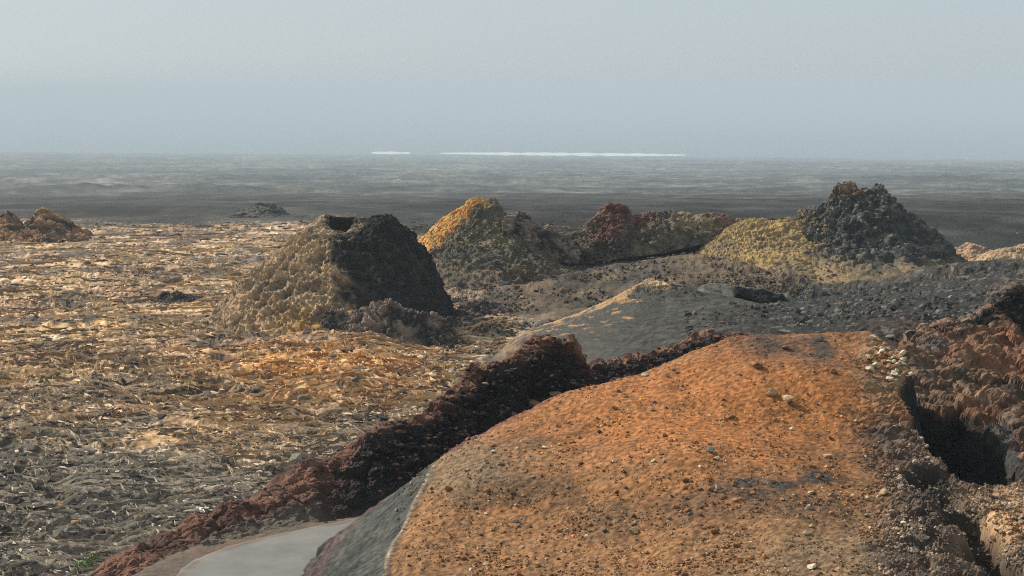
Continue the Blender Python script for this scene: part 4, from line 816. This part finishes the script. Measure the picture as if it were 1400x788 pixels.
# blocks on the black slope at right
n = 3600; Yq = 1 / rng.uniform(1 / 104., 1 / 56., n); uq = rng.uniform(.11, .37, n); Xq = uq * Yq
zq, rg, smq, rmq = ground_z(Xq, Yq, np.maximum(Yq * .00078, .02)); cl = fbm2(Xq, Yq, 4.0, 3, 230); ok = cl > -.15; Xq, Yq, zq = Xq[ok], Yq[ok], zq[ok]; n = len(Xq)
sz = np.clip(rng.lognormal(-2.5, .5, n), .03, .35); cc = np.array([(.05, .048, .045), (.09, .085, .078), (.22, .20, .17), (.17, .10, .075)])[rng.choice(4, n, p=[.45, .33, .12, .10])]
scatter('ash_rubble', np.stack([Xq, Yq, zq + sz * .1], 1), sz, cc, M_lava, 'dark lapilli and small blocks on the black ash slope')
# clinker on the flanks
def clinker(ob, n, size, pal, pr, lab, wf=None, parent=None):
    m = np.zeros(len(ob.data.vertices) * 3, np.float32); ob.data.vertices.foreach_get('co', m); m = m.reshape(-1, 3).astype(float)
    if ob.parent: m = m + np.array(ob.parent.location)
    par = parent or ob.parent; sel_ = np.ones(len(m), bool) if wf is None else wf(m); m = m[sel_]
    q = m[rng.integers(0, len(m), n)] + rng.normal(0, .05, (n, 3)); sz = np.clip(rng.lognormal(math.log(size), .45, n), size * .4, size * 3)
    V0, F0 = ICO, ICF; VS = np.array([rockverts(V0, 300 + k, .8) for k in range(12)]); v = VS[rng.integers(0, 12, n)]; a = rng.uniform(0, 6.28, n); c, s_ = np.cos(a), np.sin(a)
    v = np.stack([v[..., 0] * c[:, None] - v[..., 1] * s_[:, None], v[..., 0] * s_[:, None] + v[..., 1] * c[:, None], v[..., 2]], -1) * sz[:, None, None] + q[:, None]
    f = F0[None] + (np.arange(n) * 12)[:, None, None]; cc_ = np.array(pal)[rng.choice(len(pal), n, p=pr)]
    return tag(rawmesh('clinker', v, f.reshape(-1, 3), M_lava, np.repeat(cc_, 12, 0), parent=par), kind='stuff', label=lab)
lw = [ob for ob in bpy.data.objects if ob.name.startswith('lava_wall')]
lw1 = lw[0]; lw2 = lw[1]
for ob, nn_ in ((lw1, 2300), (lw2, 800)):
    m = np.zeros(len(ob.data.vertices) * 3, np.float32); ob.data.vertices.foreach_get('co', m); m = m.reshape(-1, 3).astype(float); nr_ = np.zeros(len(m) * 3, np.float32); ob.data.vertices.foreach_get('normal', nr_); nr_ = nr_.reshape(-1, 3)
    e_ = m[:, 0] / m[:, 1] * FPX + 700; keep = (m[:, 2] > .1) & (rng.random(len(m)) < .25 + .75 * sst(420, 560, e_)); m, nr_, e_ = m[keep], nr_[keep], e_[keep]
    i = rng.integers(0, len(m), nn_); q = m[i]; up_ = np.abs(nr_[i, 2])[:, None]; sz = np.clip(rng.lognormal(-2.65, .5, nn_), .03, .26) * (.6 + .4 * sst(420, 600, e_[i]))
    dk_ = np.array([(.022, .021, .021), (.045, .036, .033)])[rng.integers(0, 2, nn_)]; rd_ = np.array([(.14, .07, .05), (.22, .13, .09), (.07, .045, .04), (.30, .19, .13)])[rng.choice(4, nn_, p=[.38, .2, .32, .1])]
    cc = np.where(up_ > .45, rd_, dk_); V0, F0 = ICO, ICF; VS = np.array([rockverts(V0, 400 + k, .7) * np.array([1.2, .7, .8]) for k in range(16)]); v = VS[rng.integers(0, 16, nn_)]; a = rng.uniform(0, 6.28, nn_); c, s_ = np.cos(a), np.sin(a)  # rocks on steep faces coloured dark to match the painted shade
    v = np.stack([v[..., 0] * c[:, None] - v[..., 1] * s_[:, None], v[..., 0] * s_[:, None] + v[..., 1] * c[:, None], v[..., 2]], -1) * sz[:, None, None] + q[:, None]
    tag(rawmesh('broken_rock', v, (F0[None] + (np.arange(nn_) * len(V0))[:, None, None]).reshape(-1, 3), M_lava, np.repeat(cc, len(V0), 0), parent=ob), kind='stuff', label='angular broken rock studding the wall')
fr_ = lambda yc: (lambda m: m[:, 1] < yc)
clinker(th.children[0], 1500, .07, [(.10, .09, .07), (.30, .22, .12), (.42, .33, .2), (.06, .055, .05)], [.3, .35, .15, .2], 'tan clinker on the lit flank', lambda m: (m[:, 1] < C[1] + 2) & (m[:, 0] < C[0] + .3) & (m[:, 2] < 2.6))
clinker(th.children[0], 300, .07, [(.03, .03, .03), (.06, .058, .055)], [.6, .4], 'black clinker on the shaded flank', lambda m: (m[:, 1] < C[1] + 2) & (m[:, 0] > C[0] + .3) & (m[:, 2] < 2.6))  # clinker split tan and black to follow the flank's painted light
clinker(t2.children[0], 1600, .075, [(.10, .09, .07), (.24, .18, .12), (.36, .28, .19), (.05, .05, .045)], [.35, .3, .12, .23], 'grey brown clinker on the front', lambda m: (m[:, 1] < C2[1]) & (m[:, 2] < 1.9))
clinker(t3.children[0], 1200, .075, [(.30, .21, .11), (.42, .30, .16), (.10, .09, .07), (.2, .16, .1)], [.35, .2, .15, .3], 'tan clinker on the shoulder', lambda m: (m[:, 1] < C3[1] + .5) & (m[:, 0] < W(1118, 300, 120)[0]))
clinker(t3.children[1], 700, .09, [(.06, .058, .055), (.13, .12, .11), (.24, .2, .16)], [.5, .35, .15], 'black clinker on the crown', fr_(CB[1] + 1))
n = 5200; Yq = rng.uniform(84, 121, n); Xq = (rng.uniform(600, 1110, n) - 700) / FPX * Yq; zq = base_ground(Xq, Yq); ok = fbm2(Xq, Yq, 5, 3, 240) > -.2; Xq, Yq, zq = Xq[ok], Yq[ok], zq[ok]; n = len(Xq)
ok = (Xq / Yq * FPX + 700 < 800) | (Yq > 96); Xq, Yq, zq = Xq[ok], Yq[ok], zq[ok]; n = len(Xq); sz = np.clip(rng.lognormal(-2.4, .45, n), .04, .35)
cc = np.array([(.045, .04, .036), (.13, .095, .065), (.26, .18, .12), (.09, .08, .065)])[rng.choice(4, n, p=[.35, .25, .15, .25])]  # rubble kept dark so the slope reads as shaded
scatter('talus_rubble', np.stack([Xq, Yq, zq + .05], 1), sz, cc, M_lava, 'brown and grey rubble on the talus below the hornitos')
# countable larger blocks lying on the lava field
gx = bpy.data.objects['ground']
for k in range(70):
    px, py = random.uniform(0, 560), random.uniform(470, 770)
    if py > 790 - (px - 60) * .42: continue
    kd = random.choice(['dark', 'dark', 'grey', 'grey', 'tan']); nm = {'dark': 'black', 'grey': 'grey', 'tan': 'tan'}[kd]
    o = stone(px, py, random.uniform(9, 20), kd, random.randint(0, 2), label=nm + ' angular lava block lying on the rough field left of the road wall', group=nm + ' lava blocks on the field', host=gx, sink=.4, hz=.8)
    if o: o.name = 'lava_block'; o['category'] = 'rock'
o = stone(234, 722, 20, 'white', 1, label='pale cream rock on the crest of the reddish wall near its left end', host=bpy.data.objects['lava_wall'])
# --- green shrub at the lower left
lf = bpy.data.materials.new('leaf'); lf.use_nodes = True; lb = lf.node_tree.nodes['Principled BSDF']; lb.inputs['Base Color'].default_value = (.13, .19, .045, 1); lb.inputs['Roughness'].default_value = .7
def shrub(px, py, r, label, seed):
    w = pix_ray(px, py, gx); r_ = np.random.default_rng(seed); n = 420; d = r_.normal(size=(n, 3)); d /= np.linalg.norm(d, axis=1, keepdims=True); d[:, 2] = np.abs(d[:, 2]) * .6
    c = d * r_.uniform(.3, 1, (n, 1)) * r; t = r_.normal(size=(n, 3)); t /= np.linalg.norm(t, axis=1, keepdims=True); b = np.cross(t, d); b /= np.linalg.norm(b, axis=1, keepdims=True) + 1e-6; L_ = r * .16
    V = np.stack([c - t * L_, c + b * L_ * .4, c + t * L_, c - b * L_ * .4], 1); e = empty('shrub', (w[0], w[1], w[2]), label=label, cat='shrub', group='shrubs by the road end')
    V = V + w; rawmesh('leaves', V, np.arange(n * 4).reshape(n, 4), lf, parent=e)
    st = []; sf = []
    for k in range(9):
        a = k * .7; p0 = w + [0, 0, -.1]; p1 = w + np.array([math.cos(a) * r * .6, math.sin(a) * r * .6, r * .45]); i = len(st); st += [p0 + [.01, 0, 0], p0 + [-.01, .01, 0], p0 + [0, -.01, 0], p1]; sf += [(i, i + 1, i + 3), (i + 1, i + 2, i + 3), (i + 2, i, i + 3)]
    rawmesh('stem', st, sf, M_st['brown'], parent=e)
shrub(116, 776, .38, 'yellow green shrub at the bottom beside the left end of the road wall', 5)
shrub(128, 764, .2, 'tiny green shrub just above the larger one at the bottom left', 6)
# ------------------------------------------------------------------ haze
hz = bpy.data.materials.new('haze_air'); hz.use_nodes = True; nt = hz.node_tree; nt.nodes.clear()
out = nt.nodes.new('ShaderNodeOutputMaterial'); pv = nt.nodes.new('ShaderNodeVolumePrincipled')
pv.inputs['Color'].default_value = (.56, .652, .725, 1); pv.inputs['Density'].default_value = 1 / 3300; pv.inputs['Anisotropy'].default_value = 0.0
nt.links.new(pv.outputs[0], out.inputs['Volume'])
x0, x1, y0, y1, z0, z1 = -16000, 16000, -300, 24000, -325, 42
V = [(x, y, z) for x in (x0, x1) for y in (y0, y1) for z in (z0, z1)]
o = rawmesh('haze', V, [(0,1,3,2),(4,6,7,5),(0,4,5,1),(2,3,7,6),(0,2,6,4),(1,5,7,3)], hz); tag(o, kind='stuff', label='pale haze over the plain and the sea')
